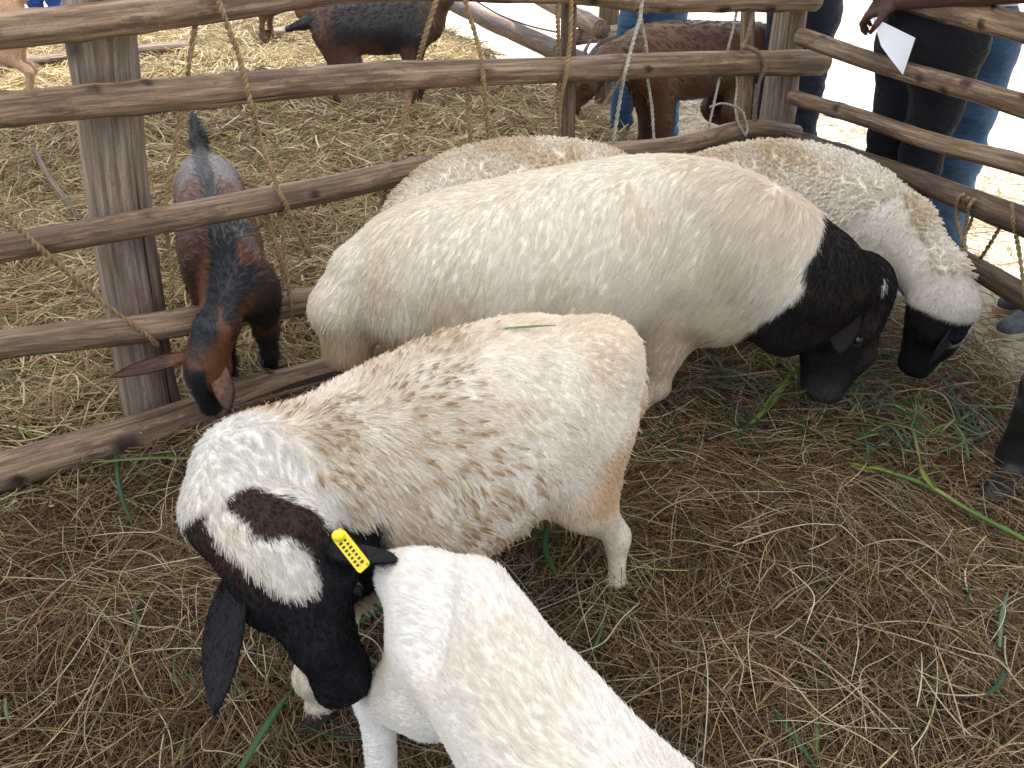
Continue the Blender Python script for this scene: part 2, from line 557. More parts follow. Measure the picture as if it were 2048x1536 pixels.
def straw(name, n, sampler, lmin, lmax, rad, pal, layer, seed, label, curl=0.5, tilt=0.22, dirfield=0.6, zbias=1.4):
    rng = np.random.default_rng(seed)
    x, y = sampler(rng, n)
    n = len(x)
    k = 6
    L = lmin + (lmax - lmin) * rng.random(n) ** 1.8
    q = np.stack([x, y, np.zeros(n)], -1)
    th = (vnoise(q, 1.7, seed) * 2 * math.pi * 2) * 1.0
    th = np.where(rng.random(n) < dirfield, th + rng.normal(0, 0.55, n), rng.uniform(0, 2 * math.pi, n))
    s = np.linspace(-0.5, 0.5, k)
    cv = rng.normal(0, curl, n)
    kink = np.where(rng.random(n) < 0.25, rng.normal(0, 0.9, n), 0.0)
    ang = th[:, None] + cv[:, None] * s[None, :] * 2 + np.where(s[None, :] > 0.05, kink[:, None], 0.0)
    dx, dy = np.cos(ang) * L[:, None] / (k - 1), np.sin(ang) * L[:, None] / (k - 1)
    X = np.cumsum(dx, 1); Y = np.cumsum(dy, 1)
    X = x[:, None] + X - X.mean(1, keepdims=True); Y = y[:, None] + Y - Y.mean(1, keepdims=True)
    lz = layer[0] + (layer[1] - layer[0]) * rng.random(n) ** zbias
    tl = rng.normal(0, tilt, n)
    arch = rng.normal(0.0, 0.16, n)
    H = hay_h(X, Y)
    Z = H + lz[:, None] + (tl * L)[:, None] * s[None, :] - (arch * L)[:, None] * (s[None, :] ** 2 * 4 - 0.5) * 0.6
    Z = np.maximum(Z, H - 0.045)
    P = np.stack([X, Y, Z], -1)
    w = np.array([p[1] for p in pal]); w = w / w.sum()
    idx = rng.choice(len(pal), n, p=w)
    C = np.array([p[0] for p in pal])[idx] * (1 + 0.5 * (rng.random((n, 1)) - 0.5)) * (1 + 0.14 * (rng.random((n, 3)) - 0.5))
    big = fbm(q, 0.9, seed + 77, 2)[:, None]
    C = C * (0.45 + 1.1 * smooth_big(q, seed)[:, None]) if pal is not PAL_FAR else C * (0.80 + 0.55 * big)
    rr = rad * (0.45 + 1.0 * rng.random(n) ** 1.7)
    RR = rr[:, None] * np.array([0.8, 1, 1, 0.95, 0.8, 0.3])[None, :]
    o = curves_obj(name, P, RR, C, 'straw')
    tag(o, label, 'straw', kind='stuff')
    return o

def samp_box(x0, x1, y0, y1, keep=None):
    def f(rng, n):
        x = rng.uniform(x0, x1, n * 2); y = rng.uniform(y0, y1, n * 2)
        ok = x < right_edge(y) + 0.05
        if keep is not None: ok &= keep(x, y)
        return x[ok][:n], y[ok][:n]
    return f

def samp_wedge(y0, y1, pw=0.6):
    """denser towards the near side; a wedge that widens with distance"""
    def f(rng, n):
        t = rng.random(n * 2) ** (1 / pw)
        y = y0 + (y1 - y0) * t ** 1.0
        x = rng.uniform(-1, 0.45, n * 2) * (1.0 + y * 0.78)
        ok = x < right_edge(y) + 0.02
        return x[ok][:n], y[ok][:n]
    return f

def fence_y(x):
    return FA[1] + (np.asarray(x) - FA[0]) * (FB[1] - FA[1]) / (FB[0] - FA[0])

front = lambda x, y: y < fence_y(x) + 0.15
back = lambda x, y: y > fence_y(x) - 0.15
straw('straw_bedding', 105000, samp_box(-1.9, 2.1, 0.25, 3.4, front), 0.03, 0.20, 0.0009, PAL_NEAR, (-0.045, 0.025), 1,
      'loose brown straw covering the sheep pen floor', curl=.4)
straw('straw_bedding', 42000, samp_box(-1.7, 2.1, 0.25, 3.4, front), 0.05, 0.24, 0.00085, PAL_MID, (-0.015, 0.042), 2,
      'tan straw stems lying across the sheep pen floor', tilt=0.18, curl=0.38, zbias=1.2)
straw('straw_bedding', 26000, samp_box(-1.5, 2.0, 0.3, 3.3, front), 0.008, 0.04, 0.0011, PAL_MID, (0.0, 0.04), 7,
      'small broken chaff on the sheep pen floor', tilt=0.3, curl=0.2, zbias=1.2)
straw('straw_bedding', 5000, samp_box(-1.5, 2.0, 0.3, 3.4, front), 0.10, 0.36, 0.00095, PAL_PALE, (0.015, 0.05), 6,
      'longest pale straw stems on top in the sheep pen', tilt=0.12, curl=0.25, zbias=1.0)
straw('straw_bedding', 62000, samp_box(-3.6, 1.2, 1.0, 4.6, back), 0.08, 0.36, 0.0022, PAL_FAR, (-0.03, 0.05), 3,
      'yellow hay strewn right behind the long fence')
straw('straw_bedding', 60000, samp_wedge(4.2, 11.0, 1.0), 0.12, 0.45, 0.0036, PAL_FAR, (-0.03, 0.06), 4,
      'bright yellow hay in the far part of the goat pen')

def samp_out(rng, n):
    y = rng.uniform(1.6, 7.5, n); x = right_edge(y) + rng.random(n) ** 1.6 * 2.2
    return x, y
def out_h(): pass
_h = hay_h
def hay_h(x, y):
    return np.zeros_like(np.asarray(x, float)) - 0.066
straw('straw_bedding', 9000, samp_out, 0.05, 0.28, 0.0018, PAL_FAR, (0.0, 0.012), 5,
      'thin scatter of pale straw on the ground outside the right fence', tilt=0.02, zbias=1.0)
hay_h = _h

# ------------------------------------------------------------------ unseen canvas roof, added to shade the pens and diffuse the sun
def roof():
    nx, ny = 24, 24
    X = np.linspace(-7.0, 3.1, nx); Y = np.linspace(-3.5, 8.2, ny)
    V = []
    for y in Y:
        for x in X:
            V.append((x, y, 2.75 + 0.35 * (1 - abs((x + 2.5) / 4.5)) - 0.06 * math.sin((y + 3.5) / 10.3 * math.pi * 4) ** 2))
    F = [(j * nx + i, j * nx + i + 1, (j + 1) * nx + i + 1, (j + 1) * nx + i) for j in range(ny - 1) for i in range(nx - 1)]
    r = empty('added_shade_roof', (-2.5, 1.6, 0))
    tag(r, 'unseen white canvas added over the pens to shade and soften the light', 'roof', kind='structure')
    mesh_obj('shade_sheet', np.array(V), F, 'canvas', r)
    for i, (x, y) in enumerate(((-6.8, -3.3), (3.0, -3.3), (-6.8, 8.0), (-2.5, -3.3))):
        log('pole', [V3(x, y, -0.1), V3(x, y, 2.7)], [0.05, 0.045], r, 'post_wood', 12, 60 + i, 3)  # added supports under the unseen roof
roof()

# ------------------------------------------------------------------ fences
long_fence = empty('pole_fence', ((FA[0] + FB[0]) / 2, (FA[1] + FB[1]) / 2, 0))
tag(long_fence, 'long fence of rough wooden poles between the sheep and goat pens', 'fence')
fl = lambda u, v, off=0.0: on_plane(u, v, FA, FB, off)

def rail_px(parent, pl, pix, rpx, off=0.0, **kw):
    """rail whose centreline passes through the given pixels on the fence plane; rpx = half widths in photo pixels"""
    P = [pl(u, v, off) for u, v in pix]
    rad = []
    for p, r in zip(P, rpx):
        depth = p[1] * CP + (CAM_H - p[2]) * SP
        rad.append(r * depth / FPX)
    return log('rail', P, rad, parent, **kw)

rail_px(long_fence, fl, [(-330, 90), (0, 60), (250, 35), (480, 8), (760, -22), (1150, -16), (1300, 2), (1480, 2), (1630, 4)], [34, 34, 33, 31, 27, 25, 20, 19, 18], seed=1, knots=23)
rail_px(long_fence, fl, [(-330, 245), (0, 219), (350, 191), (700, 160), (1050, 142), (1350, 130), (1644, 124)], [34, 33, 32, 28, 25, 24, 24], seed=2, knots=22, bend=0.004)
rail_px(long_fence, fl, [(-330, 565), (0, 497), (350, 435), (640, 382), (850, 338), (1080, 312), (1300, 299), (1400, 283), (1500, 258), (1592, 266)], [29, 28, 27, 26, 24, 20, 19, 19, 17, 14], seed=3, knots=15, bend=0.004)
rail_px(long_fence, fl, [(-330, 745), (0, 688), (300, 655), (620, 606), (900, 560), (1300, 490)], [31, 30, 29, 26, 24, 22], seed=4, knots=11)
log('rail', [at(-250, 1040, .05), at(0, 948, .05), at(300, 860, .05), at(520, 785, .05), at(700, 735, .05), at(1000, 655, .05)], [.052, .052, .052, .050, .046, .042], long_fence, seed=5, knots=13)
# thick post on the left, corner post on the right, thin stakes
pp = [fl(206, 60, -0.135), fl(228, 330, -0.13), fl(262, 560, -0.125), fl(310, 850, -0.12)]
ptop = pp[0] + (pp[0] - pp[1]) * 0.75
log('post', [ptop] + pp + [pp[-1] + V3(0, 0, -0.12)], [0.068, 0.075, 0.077, 0.078, 0.080, 0.080], long_fence, 'post_wood', 28, 11, 5, rough=0.05)
cp = [fl(1590, -60, -0.10), fl(1568, 100, -0.10), fl(1545, 270, -0.10)]
log('post', [cp[0] + (cp[0] - cp[1]) * 0.3] + cp + [V3(cp[2][0], cp[2][1], -0.12)], [0.055, 0.06, 0.067, 0.072, 0.075], long_fence, 'post_wood', 24, 12, 4)
st = [fl(1500, -50, -0.05), fl(1490, 140, -0.055), fl(1478, 280, -0.06)]
log('stake', st + [V3(st[2][0], st[2][1], -0.1)], [0.026, 0.028, 0.03, 0.03], long_fence, 'rail_wood', 16, 13, 5)
st = [fl(1136, -60, -0.05), fl(1134, 120, -0.05), fl(1132, 290, -0.055)]
log('stake', st + [V3(st[2][0], st[2][1], -0.1)], [0.024, 0.026, 0.027, 0.027], long_fence, 'dark_wood', 16, 14, 4)

right_fence = empty('pole_fence', ((GA[0] + GB[0]) / 2, (GA[1] + GB[1]) / 2, 0))
tag(right_fence, 'side fence of thin brown poles where people stand on the right', 'fence')
gl = lambda u, v, off=0.0: on_plane(u, v, GA, GB, off)
rail_px(right_fence, gl, [(1650, -60), (1800, -6), (1930, 30), (2060, 62), (2500, 190)], [20, 21, 24, 27, 38], seed=21, knots=10)
rail_px(right_fence, gl, [(1598, 76), (1700, 107), (1850, 157), (2048, 214), (2500, 350)], [17, 17, 19, 22, 34], seed=22, knots=10)
rail_px(right_fence, gl, [(1582, 195), (1700, 231), (1850, 278), (2048, 334), (2500, 470)], [14, 15, 17, 20, 32], seed=23, knots=10)
rail_px(right_fence, gl, [(1575, 273), (1680, 307), (1830, 358), (1950, 405), (2048, 440), (2500, 600)], [13, 15, 19, 25, 28, 40], seed=24, knots=11, material='dark_wood')
rail_px(right_fence, gl, [(1600, 350), (1760, 430), (1880, 492), (2048, 592), (2500, 860)], [13, 14, 18, 24, 36], seed=25, knots=10, material='dark_wood')
e = gl(2560, 500)
log('post', [V3(e[0] + .05, e[1], -0.1), V3(e[0] + .05, e[1], 1.2)], [0.06, 0.055], right_fence, 'post_wood', 18, 26, 3)

# far fence of the goat pen
far_fence = empty('pole_fence', (0.2, 7.0, 0))
tag(far_fence, 'far fence of brown poles at the back of the goat pen', 'fence')
log('rail', [at(880, -6, 0.3), at(950, 28, 0.3), at(1110, 100, 0.3), at(1190, 140, 0.3)], [0.085, 0.085, 0.08, 0.07], far_fence, 'dark_wood', 16, 31, 6)
log('rail', [at(1040, -25, 0.62), at(1100, 5, 0.62), at(1205, 58, 0.62)], [0.07, 0.065, 0.06], far_fence, 'rail_wood', 16, 32, 4)
log('post', [at(1216, 95, 0.35) * V3(1, 1, 0) + V3(0, 0, -0.1), at(1216, 95, 0.35), at(1216, 95, 0.35) * V3(1, 1, 0) + V3(0, 0, 1.2)], [0.085, 0.08, 0.075], far_fence, 'dark_wood', 16, 33, 3)
log('rail', [at(1150, 76, 0.5), at(1235, 64, 0.5), at(1330, 52, 0.5)], [0.055, 0.055, 0.05], far_fence, 'rail_wood', 16, 34, 4)
w = [at(952, 2, 0.75), at(1000, 30, 0.68), at(1060, 52, 0.62), at(1112, 64, 0.6)]
Vw, Fw, _ = tube(catmull(w, 30), np.full(30, 0.006), 6)
mesh_obj('wire', Vw, Fw, 'wire_steel', far_fence)

# loose poles lying at the back left
def lying_pole(pix, r, label, seed):
    P = [at(u, v, 0.04) for u, v in pix]
    o = log('ground_pole', P, [r] * len(P), None, 'dark_wood', 14, seed, 4)
    tag(o, label, 'pole', 'poles lying in the goat pen')
lying_pole([(-60, 140), (60, 126), (190, 112), (372, 94)], 0.06, 'long dark pole lying across the hay behind the thick post', 41)
lying_pole([(525, 72), (600, 62), (680, 55)], 0.07, 'short dark pole in the hay behind the black tail', 42)
lying_pole([(68, 300), (110, 370), (160, 436)], 0.016, 'thin brown stick slanting in the hay left of the thick post', 43)

# ------------------------------------------------------------------ ropes
def strand_rope(P, r, colr, parent=None, name='rope', strands=2, pitch=0.035, fuzz=30, seed=0):
    """laid rope: helical strands joined as one mesh with stray fibres"""
    P = np.asarray(P, float)
    L = np.linalg.norm(np.diff(P, axis=0), axis=1).sum()
    n = max(12, int(L / 0.005))
    C = catmull(P, n)
    s = np.linspace(0, L, n)
    rng = np.random.default_rng(seed)
    for ax in range(3):
        C[:, ax] += 0.004 * (vnoise(np.c_[s * 9, s * 0 + ax * 7, s * 0], 1, seed) - 0.5)
    T, N, B = frames(C)
    VV, FF, CC = [], [], []
    off = 0
    wob = 1 + 0.25 * (vnoise(np.c_[s * 30, s * 0, s * 0], 1, seed + 3) - 0.5)
    for k in range(strands):
        ph = s / pitch * 2 * math.pi + k * 2 * math.pi / strands
        A = C + (r * 0.5 * wob)[:, None] * (np.cos(ph)[:, None] * N + np.sin(ph)[:, None] * B)
        V, F, _ = tube(A, r * 0.58 * wob, 7)
        VV.append(V); FF += [tuple(i + off for i in f) for f in F]; off += len(V)
        c = np.repeat((0.75 + 0.5 * vnoise(np.c_[s * 60, s * 0 + k * 5, s * 0], 1, seed + 9))[:, None] * np.array(colr)[None, :], 7, 0)
        CC.append(c)
    for _ in range(int(fuzz * L)):
        i = rng.integers(2, n - 3)
        d = unit(rng.normal(size=3) + T[i] * 0.8)
        a = C[i] + d * r * 0.6
        l = rng.uniform(0.008, 0.028)
        A = np.array([a, a + d * l * 0.5 + V3(0, 0, -0.1 * l), a + d * l + V3(0, 0, -0.4 * l)])
        V, F, _ = tube(A, np.array([0.0007, 0.0006, 0.0003]), 3)
        VV.append(V); FF += [tuple(j + off for j in f) for f in F]; off += len(V)
        CC.append(np.repeat(np.array(colr)[None, :] * rng.uniform(0.8, 1.3), len(V), 0))
    return mesh_obj(name, np.concatenate(VV), FF, 'rope_fibre', parent, True, colr=np.concatenate(CC))

SISAL = (0.30, 0.21, 0.115)
PALE = (0.47, 0.44, 0.38)

def rope_thing(pieces, label, colr=SISAL, r=0.007, seed=0, pl=fl, group='ropes tied on the fences', fuzz=30):
    """one rope made of one or more visible lengths, tied to the fence"""
    A = []
    for pix in pieces:
        A.append([pl(u, v, o) for u, v, o in pix])
    if len(A) == 1:
        o = strand_rope(A[0], r, colr, None, 'rope', 2, 0.03, fuzz, seed)
        tag(o, label, 'rope', group)
        return o
    base = np.mean([p for a in A for p in a], axis=0)
    e = empty('rope', (base[0], base[1], min(p[2] for a in A for p in a)))
    tag(e, label, 'rope', group)
    for i, a in enumerate(A):
        strand_rope(a, r, colr, e, 'strand', 2, 0.03, fuzz, seed + i * 5)
    return e

fo, bo, md = 0.055, -0.05, 0.0      # in front of the rails, behind them, in their plane
rope_thing([[(425, -40, fo), (440, 5, fo), (470, 90, fo * .8), (487, 150, fo), (505, 215, fo), (522, 275, .01), (545, 340, .03), (562, 388, fo), (585, 440, .03), (618, 512, .0)],
            [(548, 372, fo * .8), (562, 392, fo), (575, 420, fo * .6), (560, 430, .0), (566, 470, 0), (573, 540, .02), (580, 600, .045), (584, 640, .02)],
            [(530, 418, -.02), (545, 470, 0), (562, 530, 0), (572, 580, .04)]],
           'brown rope running from top rail down to the goat side knot', seed=1)
rope_thing([[(393, 45, -.02), (390, 60, 0), (380, 120, 0), (374, 168, -.03)], [(364, 205, .0), (362, 235, 0.01), (348, 315, 0.0), (336, 385, -.02), (330, 415, -.03)],
            [(332, 452, -.03), (338, 500, -.03), (342, 560, -.03), (340, 625, -.03)]], 'brown rope hanging right beside the thick post', seed=2, r=0.0065)
rope_thing([[(-60, 380, .07), (0, 420, .07), (60, 478, .065), (130, 540, .05), (210, 608, .04), (290, 668, .045), (315, 690, .02)]],
           'rope slanting down from the left edge to the thick post', seed=3, r=0.0075)
rope_thing([[(882, -50, .02), (872, 0, .03), (848, 80, .01), (834, 135, -.05)], [(822, 180, -.05), (812, 215, 0), (797, 290, 0), (782, 345, -.04), (762, 410, -.02)]],
           'frayed rope in front of the dark goat belly', seed=4, r=0.008, fuzz=110)
rope_thing([[(920, -50, .04), (930, 0, .04), (950, 70, .03), (962, 118, .05), (967, 160, .055), (972, 215, .02), (978, 275, 0), (984, 330, 0)],
            [(932, 172, -.04), (936, 220, -.03), (942, 278, -.02)]],
           'rope looped over the second rail right of the dark goat', seed=5, r=0.0075)
rope_thing([[(1143, -40, .03), (1141, 30, .02), (1139, 100, .05), (1132, 150, .055), (1122, 190, .03), (1118, 240, 0), (1118, 300, 0)],
            [(1117, -40, .01), (1116, 40, 0), (1118, 110, -.03)], [(1120, 160, .02), (1108, 215, 0), (1093, 285, 0)]],
           'doubled brown rope bound round the thin dark stake', seed=6, r=0.008)
rope_thing([[(1290, -40, .02), (1283, 10, .03), (1280, 40, .03), (1262, 100, .04), (1248, 150, .055), (1240, 200, .01), (1226, 285, 0)]],
           'pale rope crossing the blue jeans and rail, left branch', PALE, 0.007, 7)
rope_thing([[(1280, -30, .01), (1282, 30, .01), (1292, 100, -.02), (1296, 160, -.03), (1304, 225, -.01), (1311, 300, 0)]],
           'pale rope crossing the blue jeans behind the rail, right branch', PALE, 0.0055, 8)
rope_thing([[(1242, 155, .045), (1215, 195, 0), (1180, 245, 0), (1140, 300, 0)]], 'brown cord slanting left from second rail past the goat chin', seed=9, r=0.006)
rope_thing([[(1476, 0, .0), (1468, 50, -.02), (1455, 105, -.03)], [(1443, 140, -.03), (1432, 190, 0), (1416, 262, -.01)]],
           'thin pale rope in front of the brown goat hindquarter', PALE, 0.0052, 10)
rope_thing([[(1516, -30, .02), (1508, 20, .01), (1494, 78, .02), (1486, 92, .045), (1500, 96, .055), (1520, 110, .055), (1528, 135, .055), (1518, 165, .045), (1512, 210, .02), (1500, 268, .0)],
            [(1514, 170, .03), (1510, 215, .02), (1512, 262, .0)]],
           'knotted greyish rope lashing second rail to the stake', (0.24, 0.19, 0.14), 0.0085, 11)
rope_thing([[(1473, 140, .0), (1474, 170, .0), (1470, 212, .01), (1476, 245, .03), (1488, 268, .05)], [(1420, 215, -.01), (1445, 207, 0), (1470, 212, .012), (1486, 225, .02), (1494, 255, .04), (1490, 272, .05)]],
           'thin pale rope tied round the third rail at the stake', PALE, 0.0048, 12)
rg = dict(pl=gl)
rope_thing([[(1928, 388, .05), (1915, 400, .05), (1912, 430, .03), (1922, 470, .03), (1930, 500, .05), (1908, 520, .04)], [(1950, 398, .05), (1938, 415, .05), (1932, 450, .02), (1925, 490, .03), (1915, 530, .05)],
            [(1935, 396, .055), (1945, 430, -.01), (1925, 480, .02)]],
           'tan rope lashing the two lower rails of the side fence', (0.38, 0.29, 0.17), 0.0065, 13, gl)
rope_thing([[(2008, 440, -.03), (1990, 470, -.01), (1958, 520, .0)]], 'short brown cord behind the lower rails of side fence', (0.25, 0.17, 0.09), 0.006, 14, gl)
rope_thing([[(2022, 408, .055), (2026, 440, .055), (2036, 490, .02), (2046, 560, .04), (2050, 600, .05)]], 'tan rope at the right picture edge round the lower rails', (0.36, 0.27, 0.16), 0.0065, 15, gl)
# ================================================================== implicit surfaces for bodies
class Field:
    def __init__(self):
        self.pr = []

    def cap(self, a, b, ra, rb, k=0.03, side=None, flat=1.0, sub=False):
        self.pr.append((np.asarray(a, float), np.asarray(b, float), ra, rb, k, None if side is None else unit(side), flat, sub))

    def ball(self, a, r, k=0.03, side=None, flat=1.0, sub=False):
        a = np.asarray(a, float)
        self.cap(a, a + V3(0, 0, 1e-4), r, r, k, side, flat, sub)

    def chain(self, P, r, k=0.03, side=None, flat=1.0):
        for i in range(len(P) - 1):
            self.cap(P[i], P[i + 1], r[i], r[i + 1], k, side, flat)

    def mesh(self, h, smooth=2):
        lo = np.min([np.minimum(p[0], p[1]) - max(p[2], p[3]) * max(1, p[6]) for p in self.pr if not p[7]], axis=0) - 4 * h
        hi = np.max([np.maximum(p[0], p[1]) + max(p[2], p[3]) * max(1, p[6]) for p in self.pr if not p[7]], axis=0) + 4 * h
        n = np.ceil((hi - lo) / h).astype(int) + 1
        F = np.full(n, 0.25)
        ax = [lo[i] + h * np.arange(n[i]) for i in range(3)]
        for a, b, ra, rb, k, side, flat, sub in self.pr:
            m = max(ra, rb) * max(1, flat) + k + 3 * h
            i0 = np.maximum(0, np.floor((np.minimum(a, b) - m - lo) / h).astype(int))
            i1 = np.minimum(n, np.ceil((np.maximum(a, b) + m - lo) / h).astype(int) + 1)
            if np.any(i1 <= i0): continue
            sl = tuple(slice(i0[i], i1[i]) for i in range(3))
            X = ax[0][sl[0]][:, None, None] - a[0]; Y = ax[1][sl[1]][None, :, None] - a[1]; Z = ax[2][sl[2]][None, None, :] - a[2]
            ba = b - a
            if side is not None and flat != 1.0:
                c = (X * side[0] + Y * side[1] + Z * side[2]) * (1 / flat - 1)
                X, Y, Z = X + c * side[0], Y + c * side[1], Z + c * side[2]
                ba = ba + side * np.dot(ba, side) * (1 / flat - 1)
            bb = np.dot(ba, ba) + 1e-12
            t = np.clip((X * ba[0] + Y * ba[1] + Z * ba[2]) / bb, 0, 1)
            d = np.sqrt((X - t * ba[0]) ** 2 + (Y - t * ba[1]) ** 2 + (Z - t * ba[2]) ** 2) - (ra + (rb - ra) * t)
            if flat < 1: d = d * (0.5 + 0.5 * flat)
            G = F[sl]
            if sub:
                d = -d
                F[sl] = np.maximum(G, d) + np.maximum(k - np.abs(G - d), 0) ** 2 / (4 * k)
            else:
                F[sl] = np.minimum(G, d) - np.maximum(k - np.abs(G - d), 0) ** 2 / (4 * k)
        return surface_nets(F, lo, h, smooth)

def surface_nets(F, lo, h, smooth=2):
    S = F < 0
    c = S[:-1, :-1, :-1].astype(np.int8)
    tot = np.zeros_like(c)
    for dx in (0, 1):
        for dy in (0, 1):
            for dz in (0, 1):
                tot += S[dx:S.shape[0] - 1 + dx, dy:S.shape[1] - 1 + dy, dz:S.shape[2] - 1 + dz]
    idx = np.argwhere((tot > 0) & (tot < 8))
    I, J, K = idx.T
    pos = np.zeros((len(idx), 3)); cnt = np.zeros(len(idx))
    corners = [(a, b, c2) for a in (0, 1) for b in (0, 1) for c2 in (0, 1)]
    for p in corners:
        for axn in range(3):
            if p[axn] == 1: continue
            q = list(p); q[axn] = 1
            f0 = F[I + p[0], J + p[1], K + p[2]]; f1 = F[I + q[0], J + q[1], K + q[2]]
            ok = (f0 < 0) != (f1 < 0)
            t = f0[ok] / (f0[ok] - f1[ok])
            e = np.tile(np.array(p, float), (ok.sum(), 1)); e[:, axn] = t
            pos[ok] += e; cnt[ok] += 1
    V = idx + pos / cnt[:, None]
    ids = -np.ones(tot.shape, np.int64)
    ids[I, J, K] = np.arange(len(idx))
    quads = []
    for axn in range(3):
        a1, a2 = (axn + 1) % 3, (axn + 2) % 3
        sl0 = [slice(None)] * 3; sl1 = [slice(None)] * 3
        sl0[axn] = slice(0, -1); sl1[axn] = slice(1, None)
        ch = S[tuple(sl0)] != S[tuple(sl1)]
        e = np.argwhere(ch)
        e = e[(e[:, a1] > 0) & (e[:, a2] > 0) & (e[:, a1] < tot.shape[a1]) & (e[:, a2] < tot.shape[a2])]
        inside = S[e[:, 0], e[:, 1], e[:, 2]]
        cs = []
        for d1, d2 in ((1, 1), (0, 1), (0, 0), (1, 0)):
            c2 = e.copy(); c2[:, a1] -= d1; c2[:, a2] -= d2
            cs.append(ids[c2[:, 0], c2[:, 1], c2[:, 2]])
        q = np.stack(cs, 1)
        q[~inside] = q[~inside][:, ::-1]
        quads.append(q)
    Q = np.concatenate(quads)
    Q = Q[(Q >= 0).all(1)]
    E = np.concatenate([Q[:, [0, 1]], Q[:, [1, 2]], Q[:, [2, 3]], Q[:, [3, 0]]])
    for _ in range(smooth):
        A = np.zeros_like(V); N = np.zeros(len(V))
        np.add.at(A, E[:, 0], V[E[:, 1]]); np.add.at(N, E[:, 0], 1)
        np.add.at(A, E[:, 1], V[E[:, 0]]); np.add.at(N, E[:, 1], 1)
        V = 0.45 * V + 0.55 * A / np.maximum(N, 1)[:, None]
    return lo + V * h, Q

def vnormals(V, Q):
    n = np.cross(V[Q[:, 2]] - V[Q[:, 0]], V[Q[:, 3]] - V[Q[:, 1]])
    N = np.zeros_like(V)
    for k in range(4): np.add.at(N, Q[:, k], n)
    return N / (np.linalg.norm(N, axis=1)[:, None] + 1e-12)

# ------------------------------------------------------------------ anatomy helpers
def torso(F, C, w, h, k=0.05, sub=4):
    C = np.asarray(C, float)
    n = (len(C) - 1) * sub + 1
    P = catmull(C, n); W = catmull(np.asarray(w, float)[:, None], n)[:, 0]; H = catmull(np.asarray(h, float)[:, None], n)[:, 0]
    W, H = W - .006, H - .006
    for i in range(n - 1):
        t = P[i + 1] - P[i]
        side = np.cross(t, V3(0, 0, 1))
        if np.linalg.norm(side) < 1e-4 * 1: side = V3(0, 1, 0)
        side[2] = 0
        F.cap(P[i], P[i + 1], H[i], H[i + 1], k if i == 0 else 0.02, side, 0.5 * (W[i] / H[i] + W[i + 1] / H[i + 1]))
    return P

def top_c(u, v, z, w, h, hm=0.012):
    """centre of a body section whose silhouette top is seen at pixel (u, v) at height z, under hm of hair"""
    w, h = w + hm, h + hm
    p = at(u, v, z)
    d = unit(ray(u, v))
    a = math.asin(-d[2])
    den = math.sqrt((w * math.sin(a)) ** 2 + (h * math.cos(a)) ** 2)
    hor = unit(V3(d[0], d[1], 0))
    return p - hor * (w * w * math.sin(a) / den) - V3(0, 0, h * h * math.cos(a) / den)

def hind_leg(F, hip, foot, fwd, s=1.0, side=None, hockbias=0.0, fluff=0.0, stf=0.17, sfr=0.42):
    hip, foot = np.asarray(hip, float), np.asarray(foot, float)
    fwd = unit(fwd); side = np.cross(fwd, V3(0, 0, 1)) if side is None else side
    L = hip[2] - foot[2]
    base = lambda t: hip * (1 - t) + foot * t
    stifle = base(sfr) + fwd * stf * L
    hock = base(0.66) - fwd * (0.13 + hockbias) * L
    fet = foot + V3(0, 0, 0.055 * s) - fwd * 0.015 * s
    F.cap(hip, stifle, 0.115 * s, 0.078 * s, 0.06, side, 0.62)
    F.cap(base(0.1) - fwd * 0.10 * L, base(0.42) - fwd * 0.02 * L, 0.085 * s, 0.055 * s, 0.06, side, 0.7)
    F.cap(stifle, hock, (0.062 + fluff) * s, 0.032 * s, 0.045, side, 0.8)
    F.cap(hock, hock + unit(hip - hock) * 0.05 * s - fwd * 0.008, 0.027 * s, 0.018 * s, 0.02)
    F.cap(hock, fet, 0.030 * s, 0.0215 * s, 0.025)
    F.ball(fet, 0.027 * s, 0.015)
    F.cap(fet, foot + fwd * 0.022 * s, 0.023 * s, 0.032 * s, 0.02)
    return hock

def fore_leg(F, sh, foot, fwd, s=1.0, side=None):
    sh, foot = np.asarray(sh, float), np.asarray(foot, float)
    fwd = unit(fwd); side = np.cross(fwd, V3(0, 0, 1)) if side is None else side
    L = sh[2] - foot[2]
    base = lambda t: sh * (1 - t) + foot * t
    elbow = base(0.40) - fwd * 0.06 * L
    knee = base(0.68) + fwd * 0.02 * L
    fet = foot + V3(0, 0, 0.055 * s) - fwd * 0.01 * s
    F.cap(sh, elbow, 0.10 * s, 0.058 * s, 0.06, side, 0.62)
    F.cap(elbow, knee, 0.048 * s, 0.030 * s, 0.04, side, 0.9)
    F.ball(knee, 0.032 * s, 0.02)
    F.cap(knee, fet, 0.026 * s, 0.021 * s, 0.02)
    F.ball(fet, 0.026 * s, 0.015)
    F.cap(fet, foot + fwd * 0.02 * s, 0.022 * s, 0.030 * s, 0.02)

